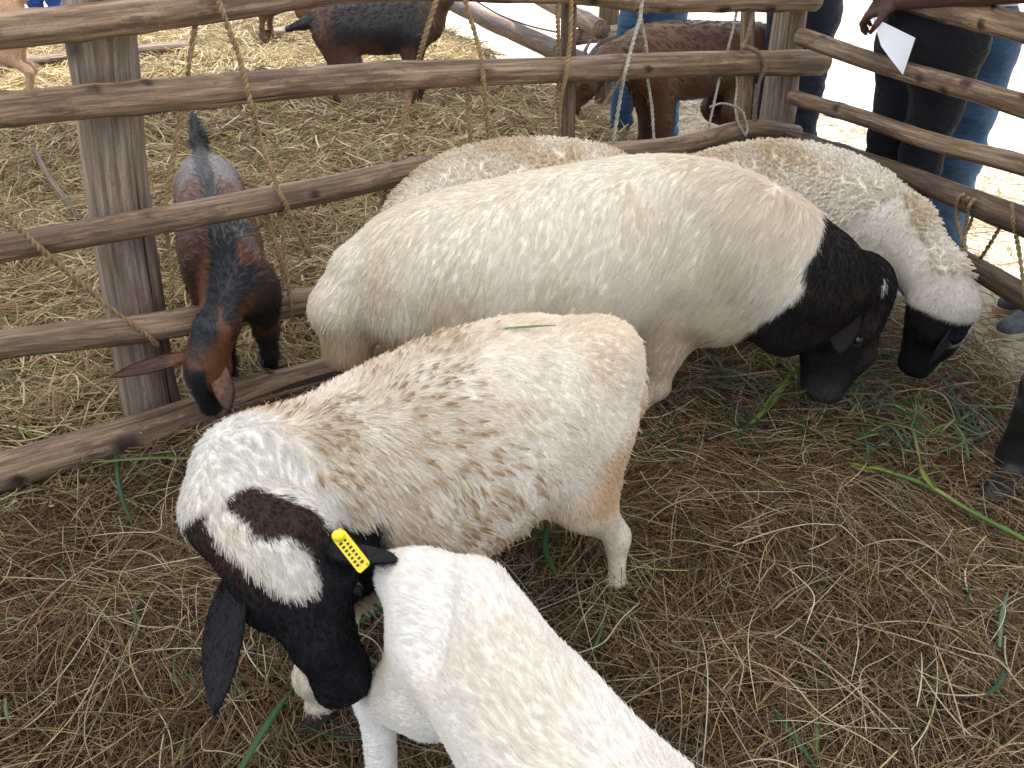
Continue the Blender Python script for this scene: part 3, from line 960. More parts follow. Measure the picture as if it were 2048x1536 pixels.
def head_prims(F, poll, muz, up, wd=1.0, goat=False, roman=0.03):
    poll, muz = np.asarray(poll, float), np.asarray(muz, float)
    L = np.linalg.norm(muz - poll)
    f = unit(muz - poll)
    u = np.asarray(up, float); u = unit(u - f * np.dot(u, f))
    s = np.cross(f, u)
    P = lambda a, b, c=0.0: poll + f * (a * L) + u * (b * L) + s * (c * L)
    fl = 0.86 * wd
    F.cap(P(0.10, -0.20), P(0.34, -0.15), 0.235 * L, 0.21 * L, 0.05, s, fl)                # cranium
    F.cap(P(0.30, -0.20), P(0.82, -0.17), 0.215 * L, 0.130 * L, 0.04, s, 0.80 * wd)        # face
    F.cap(P(0.30, -0.09), P(0.60, -0.06 + roman), 0.125 * L, 0.105 * L, 0.04, s, 0.8 * wd)  # nose bridge
    F.cap(P(0.60, -0.06 + roman), P(0.90, -0.12), 0.105 * L, 0.085 * L, 0.03, s, 0.85 * wd)
    F.cap(P(0.22, -0.38), P(0.84, -0.27), 0.165 * L, 0.095 * L, 0.05, s, 0.72 * wd)         # jaw
    for q in (-1, 1):
        F.ball(P(0.36, -0.10, 0.17 * wd * q), 0.078 * L, 0.035)                             # brow
        F.ball(P(0.36, -0.30, 0.13 * wd * q), 0.11 * L, 0.04)                               # cheek
        F.ball(P(0.44, -0.15, 0.205 * wd * q), 0.045 * L, 0.02, sub=True)                   # orbit
        F.ball(P(0.955, -0.12, 0.062 * wd * q), 0.052 * L, 0.02)                            # nostril wing
        F.cap(P(0.97, -0.11, 0.075 * wd * q), P(0.985, -0.16, 0.04 * wd * q), 0.020 * L, 0.014 * L, 0.01, sub=True)
        F.cap(P(0.97, -0.225, 0.055 * wd * q), P(0.76, -0.26, 0.125 * wd * q), 0.014 * L, 0.008 * L, 0.012, sub=True)  # mouth
    F.ball(P(0.90, -0.18), 0.118 * L, 0.03, s, 0.9 * wd)
    F.ball(P(0.90, -0.275), 0.075 * L, 0.02, s, 0.95 * wd)
    return dict(P=P, L=L, f=f, u=u, s=s, wd=wd)

def ear_mesh(base, d, nrm, L, W, cup=0.35, droop=0.15):
    """thick cupped leaf from base along d; nrm = direction its open side faces"""
    d = unit(d); nrm = unit(np.asarray(nrm, float) - d * np.dot(nrm, d)); w = np.cross(d, nrm)
    n, m = 16, 12
    V = []
    for i in range(n):
        t = i / (n - 1)
        half = W * (0.36 + 0.64 * math.sin(math.pi * min(1, 0.10 + t * 0.72)) ** 0.9) * (1 - t ** 3.2) ** 0.7 + 0.001
        c = np.asarray(base, float) + d * (t * L) - nrm * (droop * L * t * t * 0.4)
        cu = cup * (1 - 0.75 * t) * 2.6
        th = 0.0055 * (1 - 0.5 * t) + 0.001
        ring = []
        for j in range(m):
            # outer side then inner side
            if j < m // 2:
                x = -1 + 2 * j / (m // 2 - 1); o = -th
            else:
                x = 1 - 2 * (j - m // 2) / (m // 2 - 1); o = th * (1 - abs(x))
            a = x * cu
            px = half * (math.sin(a) / max(cu, 0.05) if cu > 0.05 else x)
            pz = half * ((1 - math.cos(a)) / max(cu, 0.05))
            ring.append(c + w * px + nrm * (pz + o))
        V += ring
    F = []
    for i in range(n - 1):
        for j in range(m):
            a, b2 = i * m + j, i * m + (j + 1) % m
            F.append((a, b2, b2 + m, a + m))
    F.append(tuple(range(m - 1, -1, -1))); F.append(tuple((n - 1) * m + j for j in range(m)))
    return np.array(V), F

def sphere(c, r, n=10, m=14, sc=(1, 1, 1)):
    V, F = [], []
    for i in range(n + 1):
        a = math.pi * i / n
        for j in range(m):
            b2 = 2 * math.pi * j / m
            V.append((c[0] + r * sc[0] * math.sin(a) * math.cos(b2), c[1] + r * sc[1] * math.sin(a) * math.sin(b2), c[2] + r * sc[2] * math.cos(a)))
    for i in range(n):
        for j in range(m):
            F.append((i * m + j, (i + 1) * m + j, (i + 1) * m + (j + 1) % m, i * m + (j + 1) % m))
    return np.array(V), F

# ------------------------------------------------------------------ coat
def coat(parent, V, Q, N, n, length, flow, colfn, lift=0.35, jit=0.25, rad=0.0006, k=5, clumps=0, clump=0.7, curl=None, droop=0.0,
         mask=None, tip=None, name='coat', material='wool_hair', seed=0, lenvar=0.4, keep=0.0, ears_only=False):
    rng = np.random.default_rng(seed)
    T = np.concatenate([Q[:, [0, 1, 2]], Q[:, [0, 2, 3]]])
    ar = np.linalg.norm(np.cross(V[T[:, 1]] - V[T[:, 0]], V[T[:, 2]] - V[T[:, 0]]), axis=1)
    if mask is not None:
        ar = ar * np.clip(mask(V[T].mean(1)), 0, None)
    if ears_only:
        ar = ar * (T[:, 0] >= EARSTART)
    ti = rng.choice(len(T), n, p=ar / ar.sum())
    a, b2 = rng.random(n), rng.random(n)
    fl = a + b2 > 1
    a[fl], b2[fl] = 1 - a[fl], 1 - b2[fl]
    w = np.stack([1 - a - b2, a, b2], 1)
    P0 = (V[T[ti]] * w[:, :, None]).sum(1)
    NN = (N[T[ti]] * w[:, :, None]).sum(1); NN /= np.linalg.norm(NN, axis=1)[:, None] + 1e-9
    fw = flow(P0, NN)
    fw = fw - NN * (fw * NN).sum(1)[:, None]
    fw /= np.linalg.norm(fw, axis=1)[:, None] + 1e-9
    isear = T[ti][:, 0] >= EARSTART
    L = np.where(isear, .006, length(P0)) * (1 - lenvar + 2 * lenvar * rng.random(n))
    lf = lift if np.isscalar(lift) else lift(P0)[:, None]
    D = NN * lf + fw * (1 - lf) + jit * rng.normal(size=(n, 3)) * 0.5
    D /= np.linalg.norm(D, axis=1)[:, None]
    ts = np.linspace(0, 1, k)
    P = P0[:, None, :] + D[:, None, :] * (L[:, None] * ts[None, :])[:, :, None]
    P = P + (fw * 0.35)[:, None, :] * (L[:, None] * ts[None, :] ** 2)[:, :, None]
    P[:, :, 2] -= droop * L[:, None] * ts[None, :] ** 2
    cid = None
    if clumps:
        ci = rng.choice(n, clumps, replace=False)
        kd = kdtree.KDTree(clumps)
        for i, c in enumerate(ci): kd.insert(P0[c], i)
        kd.balance()
        cid = np.fromiter((kd.find(p)[1] for p in P0.tolist()), np.int64, n)
        tgt = P[ci][cid]
        if keep:        # only strands close to their lock's centre, so that locks stand apart
            kp = np.linalg.norm(P0 - P0[ci][cid], axis=1) < keep
        if curl is not None:
            amp, turns = curl
            ph = rng.uniform(0, 6.28, clumps)[cid]
            sg = np.where(rng.random(clumps) < 0.5, -1, 1)[cid]
            B = np.cross(NN, fw)
            ang = ph[:, None] + sg[:, None] * ts[None, :] * turns * 2 * math.pi
            am = (amp * ts ** 0.5)[None, :]
            tgt = tgt + (am * np.cos(ang))[:, :, None] * fw[:, None, :] + (am * np.sin(ang))[:, :, None] * B[:, None, :]
        cw = (clump * ts ** 0.8)[None, :, None]
        P = P * (1 - cw) + tgt * cw
    C = colfn(P0 + rng.normal(0, .0035, P0.shape) * (~isear)[:, None]) * (1 + 0.22 * (rng.random((n, 1)) - 0.5))
    C = np.repeat(C[:, None, :], k, 1)
    if tip is not None:
        tc, amt = tip(P0)
        if cid is not None:
            amt = amt * (0.35 + 1.3 * rng.random(clumps)[cid])
        wt = np.clip(amt[:, None] * ts[None, :] ** 1.2, 0, 1)[:, :, None]
        C = C * (1 - wt) + tc[None, None, :] * wt
    rr = rad * (0.7 + 0.6 * rng.random(n))[:, None] * np.linspace(1, 0.35, k)[None, :]
    if cid is not None and keep:
        P, rr, C = P[kp], rr[kp], C[kp]
    return curves_obj(name, P, rr, np.clip(C, 0.002, 0.95), material, parent)

def smooth01(x, a, b):
    t = np.clip((x - a) / (b - a), 0, 1)
    return t * t * (3 - 2 * t)

def lerp(c0, c1, t):
    return np.asarray(c0)[None, :] * (1 - t[:, None]) + np.asarray(c1)[None, :] * t[:, None]

def finish_body(root, F, h, colfn, material, ears=(), name='body', smooth=2, disp=None):
    V, Q = F.mesh(h, smooth)
    N = vnormals(V, Q)
    if disp is not None:
        V = V + N * disp(V)[:, None]
        N = vnormals(V, Q)
    VV, FF = [V], Q.tolist()
    off = len(V)
    for ev, ef in ears:
        VV.append(ev); FF += [tuple(i + off for i in f) for f in ef]; off += len(ev)
    A = np.concatenate(VV)
    global EARSTART
    EARSTART = len(V)
    if ears:
        Q = np.array([f for f in FF if len(f) == 4])
        V = A
        N = vnormals(V, Q)
    o = mesh_obj(name, A, FF, material, root, True, colr=np.clip(colfn(A), 0.002, 0.95))
    return o, V, Q, N

def eyes(root, hd, r=0.040, mat='eye_gloss'):
    for q in (-1, 1):
        c = hd['P'](0.43, -0.13, 0.212 * hd['wd'] * q)
        V, F = sphere(c, r * hd['L'])
        ey = mesh_obj('eye', V, F, mat, root)
        th = np.linspace(0, 2 * math.pi, 20)
        o_ = hd['s'] * q
        A = np.array([c + o_ * .30 * r * hd['L'] + (hd['f'] * math.cos(t) * 1.15 + hd['u'] * math.sin(t) * .85) * r * hd['L'] for t in th])
        Vl, Fl, _ = tube(A, np.full(20, .20 * r * hd['L']), 7, False)
        mesh_obj('eyelid', Vl, Fl, 'eyelid', ey)
# ================================================================== sheep
WHITE = V3(0.84, 0.80, 0.72)
CREAM = V3(0.74, 0.65, 0.50)
TAN = V3(0.50, 0.36, 0.22)
DIRT = V3(0.42, 0.30, 0.17)
BLACK = V3(0.012, 0.010, 0.010)
BROWNBLK = V3(0.028, 0.017, 0.013)

def make_big_ram():
    root = empty('sheep', (0.05, 1.85, 0.0))
    tag(root, 'biggest sheep, white with all black drooping head, standing mid picture', 'sheep', 'black headed sheep in the pen')
    F = Field()
    st = [(812, 412, .665, .155, .185), (890, 377, .705, .19, .225), (1010, 349, .73, .215, .25), (1160, 322, .75, .215, .26), (1300, 303, .76, .20, .25), (1410, 312, .755, .165, .225),
          (1530, 358, .73, .135, .185)]
    C = [top_c(*s) for s in st]
    W = [s[3] for s in st]; H = [s[4] for s in st]
    nb = top_c(1650, 455, .63, .10, .135)
    C.append(nb); W.append(.10); H.append(.135)
    torso(F, C, W, H)
    fwd = unit((C[4] - C[1]) * V3(1, 1, 0)); side = np.cross(fwd, V3(0, 0, 1))
    poll = at(1768, 552, .45); muz = at(1690, 802, .075)
    F.cap(nb, poll + V3(-.06, 0, -.05), .125, .10, .05, side, .8)
    F.cap(nb + V3(-.04, 0, -.12), poll + V3(-.12, 0, -.12), .09, .10, .06, side, .75)      # throat
    # brisket and shoulder
    F.cap(C[5] + V3(.02, 0, -.12), C[6] + V3(-.06, 0, -.16), .15, .10, .07, side, .85)
    hd = head_prims(F, poll, muz, unit(V3(1, -.12, .28)), 1.12, roman=.055)
    ns = 1 if hd['s'][1] < 0 else -1
    P = hd['P']
    F.ball(P(.04, -.04, .10), .026, .03); F.ball(P(.04, -.04, -.10), .026, .03)            # horn knobs
    for q, fx, dx in ((1, -.02, 0), (-1, .07, 0)):
        hip = C[0] + fwd * .08 + side * .075 * q + V3(0, 0, -.03)
        hind_leg(F, hip, hip * V3(1, 1, 0) + fwd * fx + V3(0, 0, -.02), fwd, 1.12)
        sh = C[5] + side * .085 * q + V3(0, 0, -.08)
        fore_leg(F, sh, sh * V3(1, 1, 0) + fwd * (-.17 if q > 0 else -.10) + V3(0, 0, -.02), fwd, 1.12)
    F.ball(C[5] + side * .12 + V3(-.05, 0, -.02), .075, .07); F.ball(C[5] - side * .12 + V3(-.05, 0, -.02), .075, .07)
    for q in (-1, 1):
        F.ball(C[1] + side * .13 * q + V3(.12, 0, -.16), .05, .08, sub=True)
        F.ball(C[0] + side * .10 * q + fwd * .05 + V3(0, 0, .05), .07, .06)
    # fat tail hanging behind
    t0 = C[0] - fwd * .15 + V3(0, 0, .05)
    F.chain([t0, t0 - fwd * .045 + V3(0, 0, -.10), t0 - fwd * .035 + V3(0, 0, -.22), t0 - fwd * .01 + V3(0, 0, -.30)], [.05, .06, .05, .02], .06)
    ears = [ear_mesh(P(.06, -.34, .35 * q), unit(hd['f'] * .9 + hd['s'] * q * .22 + hd['u'] * .12), hd['s'] * q * .9 + V3(0, 0, .3), .17, .048, .35, -.1) for q in (-1, 1)]
    spine = np.array(C)
    ndir = unit(poll - C[6])
    n0 = (nb + at(1500, 612, .38)) / 2 - V3(.04, 0, -.01)

    def black(p):
        bn = unit(V3(.83, -.05, -.35))
        return (p - n0) @ bn + .05 * (fbm(p, 14, 4, 2) - .5) + .10 * np.clip(p[:, 2] - .62, 0, 1) * 0

    def col(p):
        b = smooth01(black(p), -.004, .008)
        lowb = smooth01(.44 - p[:, 2] + .10 * (fbm(p, 5, 9) - .5), 0, .16) * .7
        rump = smooth01(-(p - C[0]) @ fwd, -.12, .10) * smooth01(.46 - p[:, 2], 0, .14) * .5
        nse = smooth01(fbm(p, 7, 2, 3), .48, .72) * .35
        base = lerp(WHITE, CREAM, np.clip(nse + .2, 0, 1))
        base = base * (1 - np.clip(lowb + rump, 0, .8)[:, None]) + TAN[None, :] * np.clip(lowb + rump, 0, .8)[:, None]
        nape = np.exp(-(((p - (C[6] + V3(.03, 0, .10))) / .13) ** 2).sum(1)) * .45
        base = base * (1 - nape[:, None]) + TAN[None, :] * nape[:, None]
        blk = lerp(BLACK, BROWNBLK, smooth01(fbm(p, 20, 5), .55, .75))
        wf = np.linalg.norm((p - P(.03, -.10, ns * .16)) * np.array([1, .6, .75]), axis=1) < .026
        eyer = np.exp(-(((p - P(.44, -.14, ns * .22)) / .035) ** 2).sum(1)) * .5
        gm = np.exp(-(((p - P(.98, -.2)) / .045) ** 2).sum(1)) * .8
        blk = blk * (1 - gm[:, None]) + V3(.16, .16, .16)[None, :] * gm[:, None]
        blk = blk * (1 - eyer[:, None]) + V3(.06, .045, .04)[None, :] * eyer[:, None]
        blk[wf] = (.75, .73, .70)
        hoof = p[:, 2] < .045
        out = base * (1 - b[:, None]) + blk * b[:, None]
        for q in (-1, 1):
            eb = P(.06, -.34, .35 * q); d = unit(hd['f'] * .9 + hd['s'] * q * .22 + hd['u'] * .12)
            t = np.clip((p - eb) @ d, 0, .15)
            out[(np.linalg.norm(p - eb - t[:, None] * d, axis=1) < .045) & (t > .03) & (np.abs((p - poll) @ hd['s']) > .09)] = (.020, .015, .014)
        out[hoof] = (.06, .05, .04)
        return out
    o, V, Q, N = finish_body(root, F, .0095, col, 'skin_coat', ears)
    eyes(root, hd)

    def flow(p, n):
        b = smooth01(black(p), -.01, .03)[:, None]
        f = -fwd[None, :] * .45 + V3(0, 0, -1)[None, :] * .9 + .5 * (np.stack([vnoise(p, 9, 1), vnoise(p, 9, 2), vnoise(p, 9, 3)], 1) - .5)
        return f * (1 - b) + (hd['f'] * .8 + V3(0, 0, -.2))[None, :] * b

    def length(p):
        b = smooth01(black(p), -.03, .02)
        leg = smooth01(.33 - p[:, 2], 0, .1) * (1 - b)
        nape = np.exp(-(((p - (C[6] + V3(.02, 0, .08))) / .2) ** 2).sum(1))
        return (.017 + .014 * nape) * (1 - b) * (1 - .65 * leg) + .008 * b * (1 - .55 * smooth01((p - poll) @ hd['f'] / hd['L'], .15, .4))
    coat(root, V, Q, N, 170000, length, flow, col, .22, .24, .0005, 5, 20000, .45, droop=.15, seed=21, tip=lambda p: (V3(.55, .40, .24), .4 * smooth01(fbm(p * V3(1, 1, .4)[None, :], 9, 61, 3), .48, .66) * (.25 + .75 * smooth01(.66 - p[:, 2], 0, .14)) * (1 - smooth01(black(p), -.03, 0))))
    coat(root, V, Q, N, 4000, length, lambda p, n: hd['f'][None, :] + 0 * p, lambda p: np.tile(V3(.016, .013, .012), (len(p), 1)), .15, .3, .0005, 4, seed=23, ears_only=True)
    return root

def make_curly_ewe():
    """front ewe: dirty curly fleece, white neck, black head with a white blaze and a yellow tag"""
    root = empty('sheep', (-.1, 1.2, 0))
    tag(root, 'dirty curly sheep with yellow ear tag and white blaze on its black face', 'sheep', 'black headed sheep in the pen')
    F = Field()
    st = [(1128, 640, .60, .145, .158), (1060, 622, .62, .175, .19), (950, 646, .625, .19, .215), (810, 705, .625, .185, .215), (670, 775, .61, .15, .19), (565, 818, .60, .115, .15)]
    C = [top_c(*s) for s in st]
    W = [s[3] for s in st]; H = [s[4] for s in st]
    torso(F, C, W, H)
    fwd = unit((C[4] - C[1]) * V3(1, 1, 0)); side = np.cross(fwd, V3(0, 0, 1))
    n1 = at(495, 935, .53); n2 = at(465, 1020, .51); 
    poll = at(540, 1082, .545); muz = at(690, 1425, .275)
    F.cap(C[5], n1, .12, .082, .05, side, .85)
    F.cap(n1, n2, .074, .070, .03)
    F.cap(n2, poll + V3(-.01, .02, -.06), .070, .068, .03)
    F.ball(at(1208, 712, .545), .075, .06)
    s_ = unit(V3(.89, .24, .38))
    f_ = unit(muz - poll)
    up = np.cross(f_, s_)
    if up[1] > 0: up = -up
    hd = head_prims(F, poll, muz, up, 1.2, roman=.02)
    P = hd['P']; sg = 1 if np.dot(hd['s'], s_) > 0 else -1
    # legs
    nf = at(1222, 1205, -.02); ff = at(1035, 1100, -.02)
    hipn = C[0] + side * 0.07 * (1 if np.dot(side, V3(0, -1, 0)) > 0 else -1) + fwd * .035 + V3(0, 0, -.02)
    hipf = C[0] - side * 0.07 * (1 if np.dot(side, V3(0, -1, 0)) > 0 else -1) + fwd * .07 + V3(0, 0, -.02)
    hind_leg(F, hipn, nf, fwd, .84, stf=.03, sfr=.32)
    hind_leg(F, hipf, ff, fwd, .84, stf=.03, sfr=.32)
    for q, foot in ((1, at(640, 1450, -.02)), (-1, at(560, 1150, -.02))):
        sh = C[5] + V3(0, 0, -.06) + (V3(.02, -.07, 0) if q > 0 else V3(-.02, .07, 0))
        fore_leg(F, sh, foot, fwd, 1.0)
    t0 = C[0] - fwd * .145 + V3(0, 0, .04)
    F.chain([t0, t0 - fwd * .03 + V3(0, 0, -.10), t0 - fwd * .02 + V3(0, 0, -.2)], [.045, .05, .025], .05)
    lb = P(.14, -.16, -.23 * sg)
    lt = at(412, 1418, .40)
    rb = P(.16, -.14, .23 * sg); rt = at(775, 1122, .53)
    ears = [ear_mesh(lb, lt - lb, V3(-.25, -.7, .7), np.linalg.norm(lt - lb), .037, .5, .25),
            ear_mesh(rb, rt - rb, hd['u'] * .3 + hd['f'] * .8, .135, .036, .3, .05)]

    bza, bzb = at(430, 1040, .555), at(618, 1178, .51)

    def blackm(p):
        q = p - poll
        a, b2, c2 = q @ hd['f'] / hd['L'], q @ hd['u'] / hd['L'], (q @ hd['s']) * sg / hd['L']
        nz = .10 * (fbm(p, 22, 4, 2) - .5)
        near = smooth01(.46 - np.sqrt((b2 + .18) ** 2 + c2 ** 2), -.08, .0) * smooth01(1.2 - a, 0, .1)
        m = smooth01(a + .15 + nz - 1.0 * np.clip(c2 - .02, 0, .3), 0, .04)
        ba = bzb - bza
        t = np.clip((p - bza) @ ba / np.dot(ba, ba), 0, 1)
        bd = np.linalg.norm(p - bza - t[:, None] * ba, axis=1)
        ra_, rb_ = at(500, 1012, .565), at(690, 1092, .545)
        t2 = np.clip((p - ra_) @ (rb_ - ra_) / np.dot(rb_ - ra_, rb_ - ra_), 0, 1)
        band = smooth01(.036 - np.linalg.norm(p - ra_ - t2[:, None] * (rb_ - ra_), axis=1) + .25 * nz, -.004, .006)
        m = np.maximum(m, band)
        m = m * smooth01(bd - .018 - .022 * t + .25 * nz, -.004, .006)
        lp = smooth01(.088 - np.linalg.norm(p - at(420, 1145, .50), axis=1) + .2 * nz, -.004, .008) * smooth01(bd - .018 - .022 * t + .25 * nz, -.004, .006)
        return np.maximum(m * near, lp), a, b2, c2

    def necky(p):
        """1 on the smooth white neck"""
        d = (p - n1) @ unit(unit(n2 - C[5]) + V3(0, -.25, 0)) - .0
        return smooth01(d + .05 * (fbm(p, 12, 7) - .5), -.03, .02)

    def col(p):
        m, a, b2, c2 = blackm(p)
        nk = necky(p)
        x = (p - C[0]) @ fwd
        dirt = smooth01(fbm(p, 6, 3, 3), .45, .72) * .3 + smooth01(.38 - p[:, 2] + .06 * (fbm(p, 9, 42) - .5), 0, .10) * .35
        rump = smooth01(.10 - x + .1 * (fbm(p, 7, 41) - .5), 0, .12) * smooth01(.47 - p[:, 2], 0, .12) * .8
        base = lerp(V3(.90, .85, .76), V3(.68, .47, .26), np.clip(dirt + rump, 0, .85) * (1 - nk))
        leg = smooth01(.25 - p[:, 2] + .03 * (fbm(p, 20, 6) - .5), 0, .05)
        base = base * (1 - leg[:, None]) + V3(.62, .54, .43)[None, :] * leg[:, None]
        base = base * (1 - nk[:, None]) + V3(.70, .68, .63)[None, :] * nk[:, None]
        blz = np.exp(-(((c2 + .2 - .55 * a) / .2) ** 2)) * smooth01(.55 - np.abs(a - .2), 0, .2)
        base = base * (1 - .5 * (blz * nk)[:, None]) + V3(.66, .60, .50)[None, :] * .5 * (blz * nk)[:, None]
        blk = lerp(V3(.010, .009, .012), V3(.030, .016, .012), smooth01(.35 - a, 0, .4))
        out = base * (1 - m[:, None]) + blk * m[:, None]
        # ears
        for eb, et in ((lb, lt), (rb, rb + unit(rt - rb) * .135)):
            t = np.clip((p - eb) @ (et - eb) / np.dot(et - eb, et - eb), 0, 1)
            d = np.linalg.norm(p - eb - t[:, None] * (et - eb), axis=1)
            e = (d < .045) & (t > .12)
            out[e] = (.012, .011, .014)
        hoof = p[:, 2] < .04
        out[hoof] = (.06, .05, .04)
        return out
    o, V, Q, N = finish_body(root, F, .0085, col, 'skin_coat', ears)
    eyes(root, hd)
    # yellow tag clipped on the right ear
    ec = rb + unit(rt - rb) * .035
    n_ = unit(V3(-.1, -.75, .66)); tx = unit(at(735, 1145, .51) - at(670, 1062, .55)); tx = unit(tx - n_ * np.dot(tx, n_)); ty = np.cross(n_, tx)
    c0 = at(701, 1100, .548)
    Lt, Wt = .034, .0105
    g = [(-Lt, -Wt * .7), (-Lt * .75, -Wt), (Lt * .9, -Wt), (Lt, -Wt * .8), (Lt, Wt * .8), (Lt * .9, Wt), (-Lt * .75, Wt), (-Lt, Wt * .7)]
    Vt = [c0 + tx * a + ty * b2 + n_ * .0015 for a, b2 in g] + [c0 + tx * a + ty * b2 - n_ * .0015 for a, b2 in g]
    Ft = [tuple(range(8)), tuple(range(15, 7, -1))] + [(i, (i + 1) % 8, (i + 1) % 8 + 8, i + 8) for i in range(8)]
    Ft = [f[::-1] for f in Ft[2:]] + Ft[:2]
    tg = mesh_obj('ear_tag', np.array(Vt), Ft, 'tag_yellow', root, False)
    tg['label'] = 'yellow plastic ear tag with a row of dark print'
    Vb, Fb = sphere(c0 - tx * Lt * .78 + n_ * .004, .0095, 8, 12, (1, 1, .8))
    mesh_obj('tag_button', Vb, Fb, 'tag_yellow', tg)
    VV, FF = [], []
    rng = np.random.default_rng(5)
    for row in (-.45, .3):
        for i in range(7):
            a = (-.45 + i * .19) * Lt; b2 = row * Wt; wv = .0017; hv = .0026 * rng.uniform(.7, 1)
            o4 = len(VV)
            for dx, dy in ((-1, -1), (1, -1), (1, 1), (-1, 1)):
                VV.append(c0 + tx * (a + dx * wv) + ty * (b2 + dy * hv) + n_ * .0022)
            FF.append((o4, o4 + 1, o4 + 2, o4 + 3))
    mesh_obj('tag_print', np.array(VV), FF, 'tag_print', tg, False)

    def flow(p, n):
        m, a, b2, c2 = blackm(p)
        nk = necky(p)
        hf = np.maximum(m, nk * smooth01(.25 - np.linalg.norm(p - poll, axis=1), 0, .1))[:, None]
        f = -fwd[None, :] * .6 + V3(0, 0, -1)[None, :] * .8 + 1.1 * (np.stack([vnoise(p, 14, 1), vnoise(p, 14, 2), vnoise(p, 14, 3)], 1) - .5)
        return f * (1 - hf) + (hd['f'] + .7 * (np.stack([vnoise(p, 20, 1), vnoise(p, 20, 2), vnoise(p, 20, 3)], 1) - .5)) * hf

    def length(p):
        m, a, b2, c2 = blackm(p)
        nk = necky(p)
        leg = smooth01(.29 - p[:, 2], 0, .06)
        bl = np.exp(-(((c2 + .1 - .3 * a) / .2) ** 2)) * smooth01(a, -.25, 0) * smooth01(.62 - a, 0, .1) * (1 - m)
        l = (.014 + .012 * smooth01((p - C[0]) @ fwd, .18, .42)) * (1 - nk) + .010 * nk
        l = l * (1 - .8 * leg)
        return l * (1 - m) + .0045 * m + .003 * bl

    def body(p):
        m = blackm(p)[0]
        return (1 - necky(p)) * (1 - m) * smooth01(p[:, 2], .22, .27)

    def rest(p):
        return 1 - .97 * body(p)
    fr = lambda p: smooth01((p - C[0]) @ fwd + .25 * (fbm(p, 5, 44, 2) - .5), .12, .36)
    coat(root, V, Q, N, 130000, lambda p: length(p) * .72, flow, col, .45, .3, .0005, 5, 11000, .5, droop=.1, mask=body, tip=lambda p: (V3(.50, .36, .20), .35 * smooth01(fbm(p, 9, 33, 2), .45, .65)), seed=33, name='fleece')
    tipf = lambda p: (V3(.40, .26, .125), .25 + .85 * smooth01(fbm(p, 5, 31, 2), .36, .55))
    coat(root, V, Q, N, 60000, lambda p: .017 + .007 * vnoise(p, 12, 3), flow, lambda p: col(p) * .6 + V3(.72, .62, .48)[None, :] * .4, .60, .2, .0006, 6, 1900, .92, droop=.25, mask=lambda p: body(p) * (.10 + fr(p)), tip=tipf, seed=31, name='fleece_tuft', lenvar=.25, keep=.0075)
    coat(root, V, Q, N, 110, lambda p: np.full(len(p), .009), flow, lambda p: np.tile(V3(.05, .035, .02), (len(p), 1)), .55, 1.2, .0009, 3, mask=body, seed=37, name='chaff')
    coat(root, V, Q, N, 60000, length, flow, col, .25, .25, .0006, 4, 5000, .4, mask=rest, seed=32)
    coat(root, V, Q, N, 5000, length, lambda p, n: unit(lt - lb)[None, :] + 0 * p, lambda p: np.tile(V3(.012, .011, .013), (len(p), 1)), .15, .3, .00045, 4, seed=35, ears_only=True)
    return root

